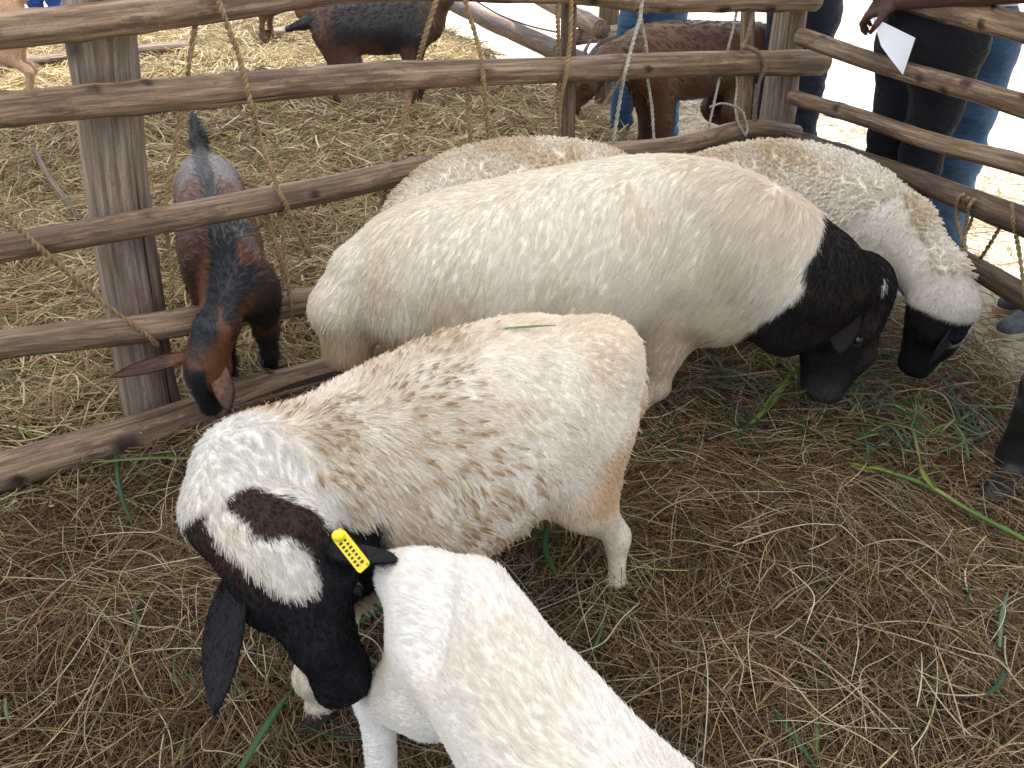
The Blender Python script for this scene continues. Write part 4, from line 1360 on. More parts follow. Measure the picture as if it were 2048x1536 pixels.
def make_smooth_ewe():
    root = empty('sheep', (.05, .6, 0))
    tag(root, 'smooth short haired white sheep at the bottom edge, seen from behind', 'sheep', 'black headed sheep in the pen')
    F = Field()
    C = [at(908, 1272, .43), at(985, 1365, .435), at(1055, 1455, .44), at(1118, 1540, .44)]
    W = [.080, .088, .092, .096]; H = [.110, .118, .124, .128]
    d = unit((C[3] - C[1]) * V3(1, 1, 0))
    C.append(C[3] + d * .15); W.append(.105); H.append(.14)
    C.append(C[4] + d * .10 + V3(0, 0, .02)); W.append(.085); H.append(.115)
    torso(F, C, W, H)
    fwd = unit((C[3] - C[0]) * V3(1, 1, 0)); side = np.cross(fwd, V3(0, 0, 1))
    n1 = C[5] + fwd * .10 + V3(0, 0, .06); poll = n1 + fwd * .10 + V3(0, 0, .08); muz = poll + fwd * .15 + V3(0, 0, -.16)
    F.cap(C[5], n1, .09, .07, .05); F.cap(n1, poll + V3(0, 0, -.06), .068, .06, .05)
    hd = head_prims(F, poll, muz, fwd + V3(0, 0, .6), 1.0)
    P = hd['P']
    near = side if np.dot(side, V3(-1, -.3, 0)) > 0 else -side
    hip = C[0] + near * .025 + V3(0, 0, .01)
    hock = at(752, 1395, .20); foot = at(775, 1640, -.02); stif = at(855, 1385, .30)
    F.cap(hip, stif, .08, .06, .04, near, .7)
    F.cap(C[0] + near * .02 - fwd * .02, at(812, 1365, .27), .065, .045, .04, near, .8)
    F.cap(stif, hock, .062, .036, .04); F.cap(hock, foot + V3(0, 0, .055), .031, .024, .02)
    F.ball(hock, .03, .02); F.ball(foot + V3(0, 0, .055), .026, .015); F.cap(foot + V3(0, 0, .055), foot + fwd * .02, .022, .030, .02)
    hip2 = C[0] - near * .03 + fwd * .03 + V3(0, 0, .0)
    hind_leg(F, hip2, hip2 * V3(1, 1, 0) + fwd * .03 + V3(0, 0, -.02), fwd, .85)
    for q in (-1, 1):
        sh = C[4] + near * .055 * q + V3(0, 0, -.02)
        fore_leg(F, sh, sh * V3(1, 1, 0) + fwd * .02 * q + V3(0, 0, -.02), fwd, .85)
    t0 = at(815, 1128, .53)
    F.chain([at(830, 1150, .50), at(800, 1150, .48), at(785, 1190, .42)], [.032, .026, .014], .04)
    F.ball(at(945, 1180, .53), .03, .05); F.ball(at(850, 1180, .50), .03, .05)
    F.cap(at(868, 1170, .555), at(842, 1300, .50), .022, .03, .05, sub=True)
    ears = [ear_mesh(P(.14, -.16, .24 * q), hd['s'] * q + hd['f'] * .4, hd['f'] + hd['u'] * .5, .14, .036) for q in (-1, 1)]

    def black(p):
        return smooth01((p - n1) @ unit(poll - n1) + .04 * (fbm(p, 15, 3) - .5), .02, .04)

    def col(p):
        b = black(p)
        base = lerp(V3(.86, .84, .80), V3(.76, .70, .60), smooth01(fbm(p, 7, 6, 3), .45, .75) * .6)
        tl = smooth01(.20 - np.linalg.norm(p - (C[0] - fwd * .08 + V3(0, 0, -.12)), axis=1), 0, .15) * .45
        base = base * (1 - tl[:, None]) + V3(.62, .52, .38)[None, :] * tl[:, None]
        low = smooth01(.25 - p[:, 2], 0, .2) * .3
        base = base * (1 - low[:, None]) + V3(.6, .5, .38)[None, :] * low[:, None]
        out = base * (1 - b[:, None]) + BLACK[None, :] * b[:, None]
        out[p[:, 2] < .04] = (.06, .05, .04)
        return out
    o, V, Q, N = finish_body(root, F, .0075, col, 'skin_coat', ears)
    eyes(root, hd)

    def flow(p, n):
        return -fwd[None, :] * 1.0 + V3(0, 0, -.6)[None, :] + .9 * (np.stack([vnoise(p, 11, 1), vnoise(p, 11, 2), vnoise(p, 11, 3)], 1) - .5)

    def length(p):
        leg = smooth01(.30 - p[:, 2], 0, .1)
        top = smooth01(p[:, 2], .42, .56)
        tl = smooth01(np.linalg.norm(p - at(790, 1160, .46), axis=1), .02, .05)
        return (.008 + .004 * top) * (1 - .4 * leg) * (1 - .3 * black(p)) * (.2 + .8 * tl)
    coat(root, V, Q, N, 130000, length, flow, col, .16, .2, .0004, 4, 16000, .4, seed=41)
    return root

def curl_fleece(root, V, Q, N, n, col, mask, seed, fwd, clumps=6500, L=.022):
    flow = lambda p, nn: -fwd[None, :] * .3 + V3(0, 0, -1)[None, :] * .8 + 1.2 * (np.stack([vnoise(p, 18, 1), vnoise(p, 18, 2), vnoise(p, 18, 3)], 1) - .5)
    tip = lambda p: (V3(.60, .48, .32), .5 * smooth01(fbm(p, 9, 12, 2), .4, .7) + .05)
    coat(root, V, Q, N, n, lambda p: np.full(len(p), L), flow, col, .95, .14, .0007, 9, clumps, .72, curl=(.0048, 1.5), mask=mask, tip=tip, seed=seed, name='fleece', lenvar=.2)

def make_fleecy_right():
    root = empty('sheep', (.95, 2.5, 0))
    tag(root, 'tight curled woolly sheep by the side fence, black face with white forehead', 'sheep', 'black headed sheep in the pen')
    F = Field()
    st = [(1446, 300, .635, .155, .18), (1540, 284, .655, .175, .21), (1630, 292, .655, .175, .22), (1715, 322, .64, .155, .205), (1778, 372, .60, .12, .165)]
    C = [top_c(*s) for s in st]
    W = [s[3] for s in st]; H = [s[4] for s in st]
    torso(F, C, W, H)
    fwd = unit((C[3] - C[0]) * V3(1, 1, 0)); side = np.cross(fwd, V3(0, 0, 1))
    n1 = at(1790, 470, .475); n2 = at(1868, 560, .40)
    poll = at(1948, 598, .375); muz = at(1858, 748, .10)
    F.cap(C[4], n1, .13, .09, .05, side, .85); F.cap(n1, n2, .088, .072, .04); F.cap(n2, poll + V3(-.06, 0, -.03), .072, .068, .04)
    hd = head_prims(F, poll, muz, unit(V3(.95, -.2, .5)), 1.0, roman=.03)
    P = hd['P']
    for q, fx in ((1, .0), (-1, .05)):
        hip = C[0] + fwd * .05 + side * .06 * q + V3(0, 0, -.03)
        hind_leg(F, hip, hip * V3(1, 1, 0) + fwd * fx + V3(0, 0, -.02), fwd, .95)
        sh = C[3] + fwd * .03 + side * .07 * q + V3(0, 0, -.06)
        foot = at(1572, 748, -.02) if side[1] * q < 0 else sh * V3(1, 1, 0) - fwd * fx + V3(0, 0, -.02)
        fore_leg(F, sh, foot, fwd, .95)
    ears = [ear_mesh(P(.22, -.18, .22 * q), unit(hd['f'] * .8 + hd['s'] * q * .5 - hd['u'] * .25), hd['s'] * q * .6 + hd['u'] * .5, .12, .032, .3) for q in (-1, 1)]

    def coords(p):
        q = p - poll
        return q @ hd['f'] / hd['L'], q @ hd['u'] / hd['L'], q @ hd['s'] / hd['L']

    def black(p):
        a, b2, c2 = coords(p)
        nz = .08 * (fbm(p, 22, 4, 2) - .5)
        near = smooth01(.62 - np.sqrt((b2 + .2) ** 2 + c2 ** 2), 0, .1)
        m = smooth01((p - at(1885, 604, .335)) @ unit(V3(-.12, 0, -1)) + .12 * nz, -.004, .008) * near
        blz = smooth01(b2 + .05 + nz, -.05, .02) * smooth01(.55 - a, 0, .1) * (np.abs(c2) < .2)
        return m * (1 - blz)

    def wooly(p):
        pr = at(1800, 430, .52); nd = unit(at(1885, 590, .38) - pr)
        dn = (p - pr) @ nd
        ax = pr + dn[:, None] * nd
        upv = unit(V3(.75, 0, .6)); strip = smooth01((p - ax) @ upv + .04 * (fbm(p, 14, 4) - .5), .0, .025) * smooth01(.30 - dn, 0, .05)
        body = 1 - smooth01(dn + .05 * (fbm(p, 12, 2) - .5), .0, .03)
        return np.maximum(body, strip * (1 - black(p))) * (1 - black(p)) * smooth01(p[:, 2], .22, .28)

    def col(p):
        m = black(p)
        base = lerp(V3(.90, .86, .78), V3(.76, .66, .50), smooth01(fbm(p, 8, 3, 3), .40, .70) * .8)
        wl = wooly(p)
        base = base * wl[:, None] + V3(.56, .52, .46)[None, :] * (1 - wl[:, None])  # smooth parts toned down; the neck's shaded side is put into the colour
        out = base * (1 - m[:, None]) + V3(.010, .009, .010)[None, :] * m[:, None]
        for q in (-1, 1):
            eb = P(.22, -.18, .22 * q); d = unit(hd['f'] * .8 + hd['s'] * q * .5 - hd['u'] * .25)
            t = np.clip((p - eb) @ d, 0, .12)
            out[(np.linalg.norm(p - eb - t[:, None] * d, axis=1) < .04) & (t > .012)] = (.014, .014, .018)
        out[p[:, 2] < .04] = (.06, .05, .04)
        return out
    o, V, Q, N = finish_body(root, F, .009, col, 'skin_coat', ears)
    eyes(root, hd)
    curl_fleece(root, V, Q, N, 85000, col, wooly, 51, fwd, 5200)
    coat(root, V, Q, N, 26000, lambda p: .005 + .002 * (1 - black(p)), lambda p, n: (hd['f'])[None, :] + 0 * p, col, .25, .25, .0006, 4, mask=lambda p: 1 - .95 * wooly(p), seed=52)
    coat(root, V, Q, N, 2500, lambda p: .005 + 0 * p[:, 0], lambda p, n: hd['f'][None, :] + 0 * p, lambda p: np.tile(V3(.012, .012, .014), (len(p), 1)), .15, .3, .0005, 4, seed=54, ears_only=True)
    return root

def make_fleecy_left():
    root = empty('sheep', (0, 2.35, 0))
    tag(root, 'cream woolly sheep half hidden behind the biggest sheep, its head out of sight', 'sheep', 'black headed sheep in the pen')
    F = Field()
    st = [(860, 348, .655, .145, .175), (930, 302, .69, .165, .20), (1020, 281, .705, .17, .215), (1120, 280, .705, .17, .215), (1200, 295, .69, .15, .20)]
    C = [top_c(*s) for s in st]
    W = [s[3] for s in st]; H = [s[4] for s in st]
    torso(F, C, W, H)
    fwd = unit((C[3] - C[0]) * V3(1, 1, 0)); side = np.cross(fwd, V3(0, 0, 1))
    n1 = C[4] + fwd * .13 + V3(0, 0, -.12); n2 = n1 + fwd * .09 + V3(0, -.01, -.13)
    poll = n2 + fwd * .09 + V3(0, 0, -.02); muz = poll + fwd * .03 + V3(0, -.03, -.22)
    muz[2] = max(muz[2], .05)
    F.cap(C[4], n1, .14, .10, .05, side, .85); F.cap(n1, n2, .098, .08, .05); F.cap(n2, poll + V3(0, 0, -.05), .08, .07, .04)
    hd = head_prims(F, poll, muz, fwd + V3(0, 0, .2), 1.0)
    P = hd['P']
    for q, fx in ((1, .0), (-1, .05)):
        hip = C[0] + fwd * .06 + side * .06 * q + V3(0, 0, -.03)
        hind_leg(F, hip, hip * V3(1, 1, 0) + fwd * fx + V3(0, 0, -.02), fwd, .98)
        sh = C[3] + fwd * .06 + side * .06 * q + V3(0, 0, -.06)
        fore_leg(F, sh, sh * V3(1, 1, 0) - fwd * fx + V3(0, 0, -.02), fwd, .98)
    ears = [ear_mesh(P(.14, -.16, .24 * q), hd['s'] * q + hd['f'] * .6, hd['f'] + hd['u'] * .5, .12, .034) for q in (-1, 1)]

    def black(p):
        return smooth01((p - n2) @ unit(poll - n2) + .03 * (fbm(p, 15, 3) - .5), .0, .03) * smooth01(.36 - p[:, 2], 0, .05)

    def col(p):
        m = black(p)
        base = lerp(V3(.90, .86, .77), V3(.76, .64, .47), smooth01(fbm(p, 8, 5, 3), .38, .68) * .8)
        out = base * (1 - m[:, None]) + BLACK[None, :] * m[:, None]
        out[p[:, 2] < .04] = (.06, .05, .04)
        return out
    o, V, Q, N = finish_body(root, F, .010, col, 'skin_coat', ears)
    eyes(root, hd)
    curl_fleece(root, V, Q, N, 62000, col, lambda p: smooth01(p[:, 2], .3, .4) * (1 - black(p)), 61, fwd, 5200, .02)
    return root

make_big_ram()
make_curly_ewe()
make_smooth_ewe()
make_fleecy_right()
make_fleecy_left()
# ================================================================== goats
def rot(p, ang, org):
    c, s = math.cos(ang), math.sin(ang)
    return np.array([org[0] + p[0] * c - p[1] * s, org[1] + p[0] * s + p[1] * c, org[2] + p[2]])

def make_reaching_goat():
    root = empty('goat', (-.95, 2.35, 0))
    tag(root, 'brown goat with black back stripe reaching its head through the fence', 'goat', 'goats in the neighbouring pen')
    F = Field()
    st = [(402, 300, .595, .10, .125), (412, 355, .60, .12, .15), (425, 420, .575, .115, .15), (446, 478, .535, .078, .11)]
    C = [top_c(*s, .006) for s in st]
    torso(F, C, [s[3] for s in st], [s[4] for s in st])
    fwd = unit((C[3] - C[0]) * V3(1, 1, 0)); side = np.cross(fwd, V3(0, 0, 1))
    n1 = at(462, 560, .43); n2 = at(432, 655, .365)
    poll = at(392, 715, .31); muz = at(412, 832, .11)
    F.cap(C[3], n1, .085, .064, .05, side, .8); F.cap(n1, n2, .062, .054, .03); F.cap(n2, poll + V3(.01, .03, -.04), .052, .046, .03)
    hd = head_prims(F, poll, muz, unit(V3(-.1, -.8, .5)), .95, roman=.0)
    P = hd['P']
    for q in (-1, 1):
        hip = C[0] + side * .055 * q + fwd * .03 + V3(0, 0, -.03)
        hind_leg(F, hip, hip * V3(1, 1, 0) - fwd * .04 + V3(0, 0, -.02), fwd, .8)
    for u, v in ((545, 752), (466, 775)):
        foot = at(u, v, -.01)
        sgn = 1 if u > 500 else -1
        sh = C[3] + V3(.07 * sgn, .02, -.05)
        fore_leg(F, sh, foot, fwd, .85)
    t0 = C[0] - fwd * .10 + V3(0, 0, .09)
    F.chain([t0, t0 - fwd * .03 + V3(0, 0, .06), t0 - fwd * .05 + V3(.0, 0, .13)], [.028, .024, .012], .03)
    sg = 1 if hd['s'][0] > 0 else -1
    le = P(.15, -.16, -.2 * sg); re = P(.17, -.16, .2 * sg)
    lt = at(222, 750, .29); rt = at(452, 800, .20)
    ears = [ear_mesh(le, lt - le, V3(0, -.6, .8), np.linalg.norm(lt - le), .023, .4, .1), ear_mesh(re, rt - re, V3(.3, -.8, .3), .13, .028, .3)]
    spine = np.array([C[0] - fwd * .2, C[1], C[2], C[3], n1, n2, poll])

    def col(p):
        lat = np.full(len(p), 9.0); up = np.zeros(len(p))
        for i in range(len(spine) - 1):
            a, b2 = spine[i], spine[i + 1]
            t = np.clip((p - a) @ (b2 - a) / np.dot(b2 - a, b2 - a), 0, 1)
            d = p - (a + t[:, None] * (b2 - a))
            sd = np.cross(b2 - a, V3(0, 0, 1)); sd = unit(sd)
            uu = np.cross(sd, unit(b2 - a)); l = np.abs(d @ sd); dist = np.linalg.norm(d, axis=1)
            up = np.where(dist < lat, d @ uu, up)
            lat = np.where(dist < lat, dist, lat)
        q = p - poll
        # distance to the stripe measured sideways from the spine
        side_d = np.full(len(p), 9.0)
        for i in range(len(spine) - 1):
            a, b2 = spine[i], spine[i + 1]
            t = np.clip((p - a) @ (b2 - a) / np.dot(b2 - a, b2 - a), 0, 1)
            d = p - (a + t[:, None] * (b2 - a)); sd = unit(np.cross(b2 - a, V3(0, 0, 1)))
            side_d = np.minimum(side_d, np.abs(d @ sd) + np.where(np.abs(np.linalg.norm(d, axis=1)) > .2, 1, 0))
        stripe = smooth01(.026 - side_d + .02 * (fbm(p, 16, 3) - .5), -.004, .006) * smooth01(up, -.02, .04)
        a, b2, c2 = q @ hd['f'] / hd['L'], q @ hd['u'] / hd['L'], q @ hd['s'] / hd['L']
        face = smooth01(a - .05, 0, .1) * smooth01(.16 - np.abs(c2 * 1.0), -.03, .02) * (np.linalg.norm(q, axis=1) < 1.3 * hd['L'])
        face = np.maximum(face, smooth01(a - .55, 0, .1) * (np.linalg.norm(q, axis=1) < 1.4 * hd['L']))
        lowleg = smooth01(.24 - p[:, 2], 0, .05) * (p[:, 1] > 1.9) * (fbm(p, 9, 5) > .35)
        shoulder = smooth01(.09 - np.linalg.norm((p - (C[3] + V3(.06, 0, -.06))) * np.array([1, 1, .8]), axis=1), -.02, .03)
        br = lerp(V3(.105, .040, .019), V3(.165, .066, .03), fbm(p, 8, 8))
        earc = (np.linalg.norm(p - le, axis=1) > .02) & (np.abs((p - poll) @ hd['s']) > .075) & (np.linalg.norm(p - poll, axis=1) < .3)
        br[earc] = br[earc] * .4
        m = np.clip(np.maximum.reduce([stripe, face, lowleg * .9, shoulder]), 0, 1)
        rump_sheen = smooth01((C[1] - p) @ fwd, -.02, .12) * smooth01(p[:, 2], .48, .58) * .8  # pale grey sheen of the glossy rump, painted into the coat colour
        br = br * (1 - rump_sheen[:, None]) + V3(.26, .255, .26)[None, :] * rump_sheen[:, None]
        m = np.maximum(m * (1 - .35 * rump_sheen), smooth01((t0 - p) @ fwd + .02, 0, .02))
        out = br * (1 - m[:, None]) + V3(.012, .014, .019)[None, :] * m[:, None]
        return out
    o, V, Q, N = finish_body(root, F, .0085, col, 'goat_coat', ears)
    eyes(root, hd)
    coat(root, V, Q, N, 60000, lambda p: .017 * (1 - .6 * smooth01(.4 - np.linalg.norm(p - poll, axis=1), .1, .3)), lambda p, n: -fwd[None, :] + V3(0, 0, -.5)[None, :] + .5 * (np.stack([vnoise(p, 15, 1), vnoise(p, 15, 2), vnoise(p, 15, 3)], 1) - .5), col, .16, .25, .0006, 4, 6000, .45, material='goat_hair', seed=71)
    coat(root, V, Q, N, 3500, lambda p: .006 + 0 * p[:, 0], lambda p, n: p - poll[None, :], lambda p: np.tile(V3(.05, .026, .016), (len(p), 1)), .15, .3, .0005, 4, material='wool_hair', seed=72, ears_only=True)

def make_goat(org, ang, s, label, colr, head, seed, tail=(-.06, .06), n=14000, legs=(0, .05, .0, -.06)):
    """generic standing goat; local x forward"""
    org = np.array(org, float)
    root = empty('goat', org)
    tag(root, label, 'goat', 'goats in the neighbouring pen')
    F = Field()
    T = lambda x, y, z: rot(V3(x * s, y * s, z * s), ang, org)
    C = [T(-.38, 0, .60), T(-.22, 0, .585), T(0, 0, .58), T(.2, 0, .60), T(.33, 0, .62)]
    torso(F, C, [.10 * s, .13 * s, .145 * s, .125 * s, .085 * s], [.135 * s, .16 * s, .18 * s, .17 * s, .135 * s])
    fwd = unit(T(1, 0, 0) - T(0, 0, 0)); side = np.cross(fwd, V3(0, 0, 1))
    n1, poll, muz = [T(*p) for p in head]
    F.cap(C[4], n1, .115 * s, .075 * s, .05, side, .75); F.cap(n1, poll - V3(0, 0, .05 * s), .072 * s, .058 * s, .04)
    up = np.cross(np.cross(unit(muz - poll), V3(0, 0, 1)), unit(muz - poll)) + fwd * .3
    hd = head_prims(F, poll, muz, up, .95, roman=.0)
    P = hd['P']
    F.cap(P(.72, -.3), P(.8, -.55), .02 * s, .006 * s, .02)                       # beard
    for q, h0, f0 in ((1, legs[0], legs[2]), (-1, legs[1], legs[3])):
        hip = T(-.33, .06 * q, .58)
        hind_leg(F, hip, T(-.36 + h0, .075 * q, -.02 / s), fwd, .95 * s)
        fore_leg(F, T(.25, .075 * q, .52), T(.25 + f0, .08 * q, -.02 / s), fwd, .95 * s)
    t0 = T(-.47, 0, .67)
    F.chain([t0, T(-.47 + tail[0], 0, .67 + tail[1]), T(-.47 + tail[0] * 2.6, .01, .67 + tail[1] * 1.6)], [.03 * s, .035 * s, .02 * s], .03)
    ears = [ear_mesh(P(.14, -.12, .2 * q), hd['s'] * q + hd['u'] * .35 - hd['f'] * .1, hd['f'] + hd['u'] * .3, .15 * s, .03 * s) for q in (-1, 1)]
    def col(p):
        q = (p - org)
        lx = (q @ fwd) / s; lz = q[:, 2] / s
        return colr(p, lx, lz)
    o, V, Q, N = finish_body(root, F, .0125 * s, col, 'goat_coat', ears)
    eyes(root, hd)
    for q in (-1, 1):
        A = np.array([P(.05, -.04, .08 * q), P(-.12, .10, .10 * q), P(-.38, .12, .14 * q)])
        Vh, Fh, _ = tube(catmull(A, 10), np.linspace(.017, .004, 10) * s, 8)
        mesh_obj('horn', Vh, Fh, 'shoe_grey', root)
    coat(root, V, Q, N, n, lambda p: np.full(len(p), .018 * s), lambda p, nn: -fwd[None, :] * .8 + V3(0, 0, -.7)[None, :] + 0 * p, col, .16, .25, .001, 4, n // 8, .45, material='goat_hair', seed=seed)
    return root

def c_dark(p, x, z):
    br = lerp(V3(.055, .025, .015), V3(.10, .045, .024), fbm(p, 5, 5))
    blk = np.clip(smooth01(z + .25 * (fbm(p, 4, 8) - .5), .40, .50) * smooth01(.35 - np.abs(x), -.05, .1), 0, 1)
    blk = np.maximum(blk, smooth01(-x, .42, .5))
    return br * (1 - blk[:, None]) + V3(.012, .011, .013)[None, :] * blk[:, None]
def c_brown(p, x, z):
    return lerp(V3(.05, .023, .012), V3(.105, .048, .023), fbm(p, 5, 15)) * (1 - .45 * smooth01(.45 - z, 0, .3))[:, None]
def c_tan(p, x, z):
    return lerp(V3(.46, .27, .15), V3(.60, .40, .25), fbm(p, 5, 25))
def c_pied(p, x, z):
    w = (fbm(p, 3.5, 35) > .52) & (z > .35)
    o = lerp(V3(.09, .04, .02), V3(.17, .075, .035), fbm(p, 6, 36))
    o[w] = (.6, .55, .48)
    return o

make_reaching_goat()
HIGH = ((.46, 0, .78), (.55, 0, .95), (.76, 0, .84))
LOW = ((.50, 0, .62), (.63, .0, .62), (.80, .02, .44))
gb = at(775, 222, 0.0)
make_goat((gb[0], gb[1], 0.0), R(2), .98, 'black and dark brown goat in side view behind the second rail', c_dark, HIGH, 81, tail=(-.08, -.06))
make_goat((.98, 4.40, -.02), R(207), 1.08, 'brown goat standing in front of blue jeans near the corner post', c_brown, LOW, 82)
gd = at(55, 188, 0.0)
make_goat((gd[0] - .33, gd[1], 0.0), R(184), .98, 'pale tan goat at the top left corner, only hind legs and belly showing', c_tan, HIGH, 83)
ge = at(575, 82, 0.0)
make_goat((ge[0], ge[1], 0.0), R(175), .95, 'far brown and white goat left of the dark goat, mostly behind the rails', c_pied, HIGH, 84, n=9000)
# ================================================================== people
def hand_prims(F, wrist, d, up, s=1.0, curl=.6, thumb=1):
    """palm and five fingers; d = pointing direction, up = back of the hand"""
    d = unit(d); up = unit(up - d * np.dot(up, d)); w = np.cross(d, up) * thumb
    palm = wrist + d * .045 * s
    for o in (-.028, -.010, .010, .028):
        F.cap(wrist + d * .015 * s + w * o * .7 * s, wrist + d * .085 * s + w * o * s, .017 * s, .014 * s, .012)
    for o, l in ((-.031, .062), (-.010, .078), (.011, .086), (.032, .076)):
        a = wrist + d * .085 * s + w * o * s
        b2 = a + unit(d * (1 - curl * .5) - up * curl * .7) * l * .48 * s
        c = b2 + unit(d * (1 - curl * 1.3) - up * curl * 1.3) * l * .32 * s
        e = c + unit(d * (1 - curl * 1.9) - up * curl * 1.5) * l * .28 * s
        F.cap(a, b2, .0105 * s, .0095 * s, .006); F.cap(b2, c, .0095 * s, .0085 * s, .005); F.cap(c, e, .0085 * s, .007 * s, .005)
    a = wrist + d * .025 * s + w * .032 * s
    b2 = a + unit(d * .6 + w * .7 - up * .4) * .045 * s; c = b2 + unit(d * .8 + w * .1 - up * .5) * .036 * s
    F.cap(a, b2, .014 * s, .011 * s, .012); F.cap(b2, c, .011 * s, .008 * s, .006)

def shoe(parent, toe_dir, ankle, up_mat, sole_mat, name='shoe', z0=-.066):
    """shoe body with a separate sole"""
    d = unit(toe_dir * V3(1, 1, 0)); side = np.cross(d, V3(0, 0, 1))
    a = np.array([ankle[0], ankle[1], z0])
    F = Field()
    heel = a - d * .055 + V3(0, 0, .05); toe = a + d * .165 + V3(0, 0, .040)
    F.cap(heel, a + d * .06 + V3(0, 0, .052), .042, .044, .03, side, .85)
    F.cap(a + d * .05 + V3(0, 0, .05), toe, .046, .034, .03, side, 1.05)
    F.cap(a + V3(0, 0, .07), a + V3(0, 0, .115), .046, .042, .03, side, .85)
    V, Q = F.mesh(.008, 2)
    o = mesh_obj(name, V, Q, up_mat, parent)
    n = 26
    pts = []
    for i in range(n):
        t = 2 * math.pi * i / n
        x = .055 + .155 * math.cos(t); wd = .042 + .008 * math.cos(t)
        y = wd * math.sin(t) * (abs(math.sin(t)) ** -.25 if abs(math.sin(t)) > .05 else 1)
        pts.append(a + d * x + side * y)
    Vs = [p + V3(0, 0, .002) for p in pts] + [p + V3(0, 0, .028) for p in pts]
    Fs = [tuple(range(n)), tuple(range(2 * n - 1, n - 1, -1))] + [(i, i + n, (i + 1) % n + n, (i + 1) % n) for i in range(n)]
    mesh_obj('sole', np.array(Vs), Fs, sole_mat, o, False)
    return o

def make_person(org, ang, label, trouser, shirt, shoes=('shoe_brown', 'shoe_sole'), spread=.10, stride=.0, s=1.0, boots=False, arm=None, lean=0.0, wr=.008, legw=1.0, group='people standing round the pens'):
    """org = point on the ground between the feet; ang = facing"""
    org = np.array(org, float)
    root = empty('person', org)
    tag(root, label, 'person', group)
    T = lambda x, y, z: rot(V3(x * s, y * s, z * s), ang, org)
    fwd = unit(T(1, 0, 0) - T(0, 0, 0)); sd = unit(T(0, 1, 0) - T(0, 0, 0))
    # trousers
    F = Field()
    for q in (-1, 1):
        ft = stride * q
        hip = T(lean * .6, .085 * q, .90); knee = T(.03 + ft * .5 + lean * .3, (.085 + spread) / 2 * q, .49); ank = T(ft, spread * q, .085 if not boots else .25)
        F.cap(hip, knee, .105 * s * legw, .078 * s * legw, .04); F.cap(knee, ank, .078 * s * legw, .064 * s * legw, .03)
    F.cap(T(lean * .6, -.06, .93), T(lean * .6, .06, .93), .12 * s, .12 * s, .06); F.cap(T(lean * .6, -.05, 1.0), T(lean * .6, .05, 1.0), .115 * s, .115 * s, .04)
    V, Q = F.mesh(.0125, 2)
    N = vnormals(V, Q)
    q3 = (V - org)
    fold = fbm(np.stack([q3[:, 0] * 5, q3[:, 1] * 5, q3[:, 2] * 16], 1), 1, int(abs(ang) * 10) + 3, 3) - .5
    knee_w = np.exp(-((q3[:, 2] / s - .47) / .12) ** 2) + .9 * np.exp(-((q3[:, 2] / s - .14) / .10) ** 2) + .45
    V = V + N * (fold * 2 * wr * 2.6 * knee_w)[:, None]
    mesh_obj('trousers', V, Q, trouser, root)
    # shirt
    F = Field()
    F.cap(T(lean * .6, 0, 1.10), T(lean, 0, 1.2), .135 * s, .14 * s, .04, sd, 1.25); F.cap(T(lean, 0, 1.2), T(lean * 1.3, 0, 1.36), .14 * s, .115 * s, .04, sd, 1.4)
    F.cap(T(lean * 1.3, -.17, 1.40), T(lean * 1.3, .17, 1.40), .065 * s, .065 * s, .05)
    arms = []
    for q in (-1, 1):
        sh = T(lean * 1.3, .19 * q, 1.40)
        if arm is not None and arm[0] == q:
            el, wrist = np.array(arm[1]), np.array(arm[2])
        else:
            el = T(.06 + lean, .25 * q, 1.12); wrist = T(.27 + lean, .10 * q, 1.14)
        arms.append((q, sh, el, wrist))
        F.cap(sh, el * .75 + sh * .25, .06 * s, .052 * s, .03)
    V, Q = F.mesh(.015, 2)
    N = vnormals(V, Q)
    V = V + N * (.016 * (fbm(V, 7, 5, 3) - .5))[:, None]
    mesh_obj('shirt', V, Q, shirt, root)
    # skin: head, neck, arms and hands in one surface with the trunk core
    F = Field()
    F.cap(T(lean * .6, 0, 1.05), T(lean * 1.3, 0, 1.36), .10 * s, .10 * s, .04)
    F.cap(T(lean * 1.3, -.15, 1.38), T(lean * 1.3, .15, 1.38), .045 * s, .045 * s, .03)
    F.cap(T(lean * 1.3, 0, 1.38), T(lean * 1.4 + .02, 0, 1.53), .058 * s, .055 * s, .04)
    hc = T(lean * 1.4 + .03, 0, 1.63)
    F.cap(hc + V3(0, 0, .03), hc + V3(0, 0, -.03) + fwd * .02, .092 * s, .075 * s, .03, sd, .86)
    F.cap(hc + fwd * .06 + V3(0, 0, -.05), hc + fwd * .055 + V3(0, 0, -.09), .045 * s, .035 * s, .03)
    F.cap(hc + fwd * .095 + V3(0, 0, .01), hc + fwd * .115 + V3(0, 0, -.025), .010, .016, .015)
    for q in (-1, 1):
        F.ball(hc + sd * .078 * q + V3(0, 0, -.005), .026, .01, sd, .4)
        F.ball(hc + fwd * .085 + sd * .032 * q + V3(0, 0, .012), .012, .008, sub=True)
    for q, sh, el, wrist in arms:
        F.cap(sh, el, .045 * s, .038 * s, .03); F.cap(el, wrist, .040 * s, .027 * s, .02)
        if arm is not None and arm[0] == q: hand_prims(F, wrist, arm[3], arm[4], s, .55, arm[5])
        else: hand_prims(F, wrist, unit(wrist - el), V3(0, 0, 1), s, .4, -q)
    V, Q = F.mesh(.0065 if arm is not None else .010, 1)
    mesh_obj('body', V, Q, 'skin_brown', root)
    F = Field()
    F.cap(hc + V3(0, 0, .045) - fwd * .01, hc + V3(0, 0, .0) - fwd * .035, .094 * s, .085 * s, .03, sd, .9)
    V, Q = F.mesh(.012, 2)
    mesh_obj('hair', V, Q, 'hair_black', root)
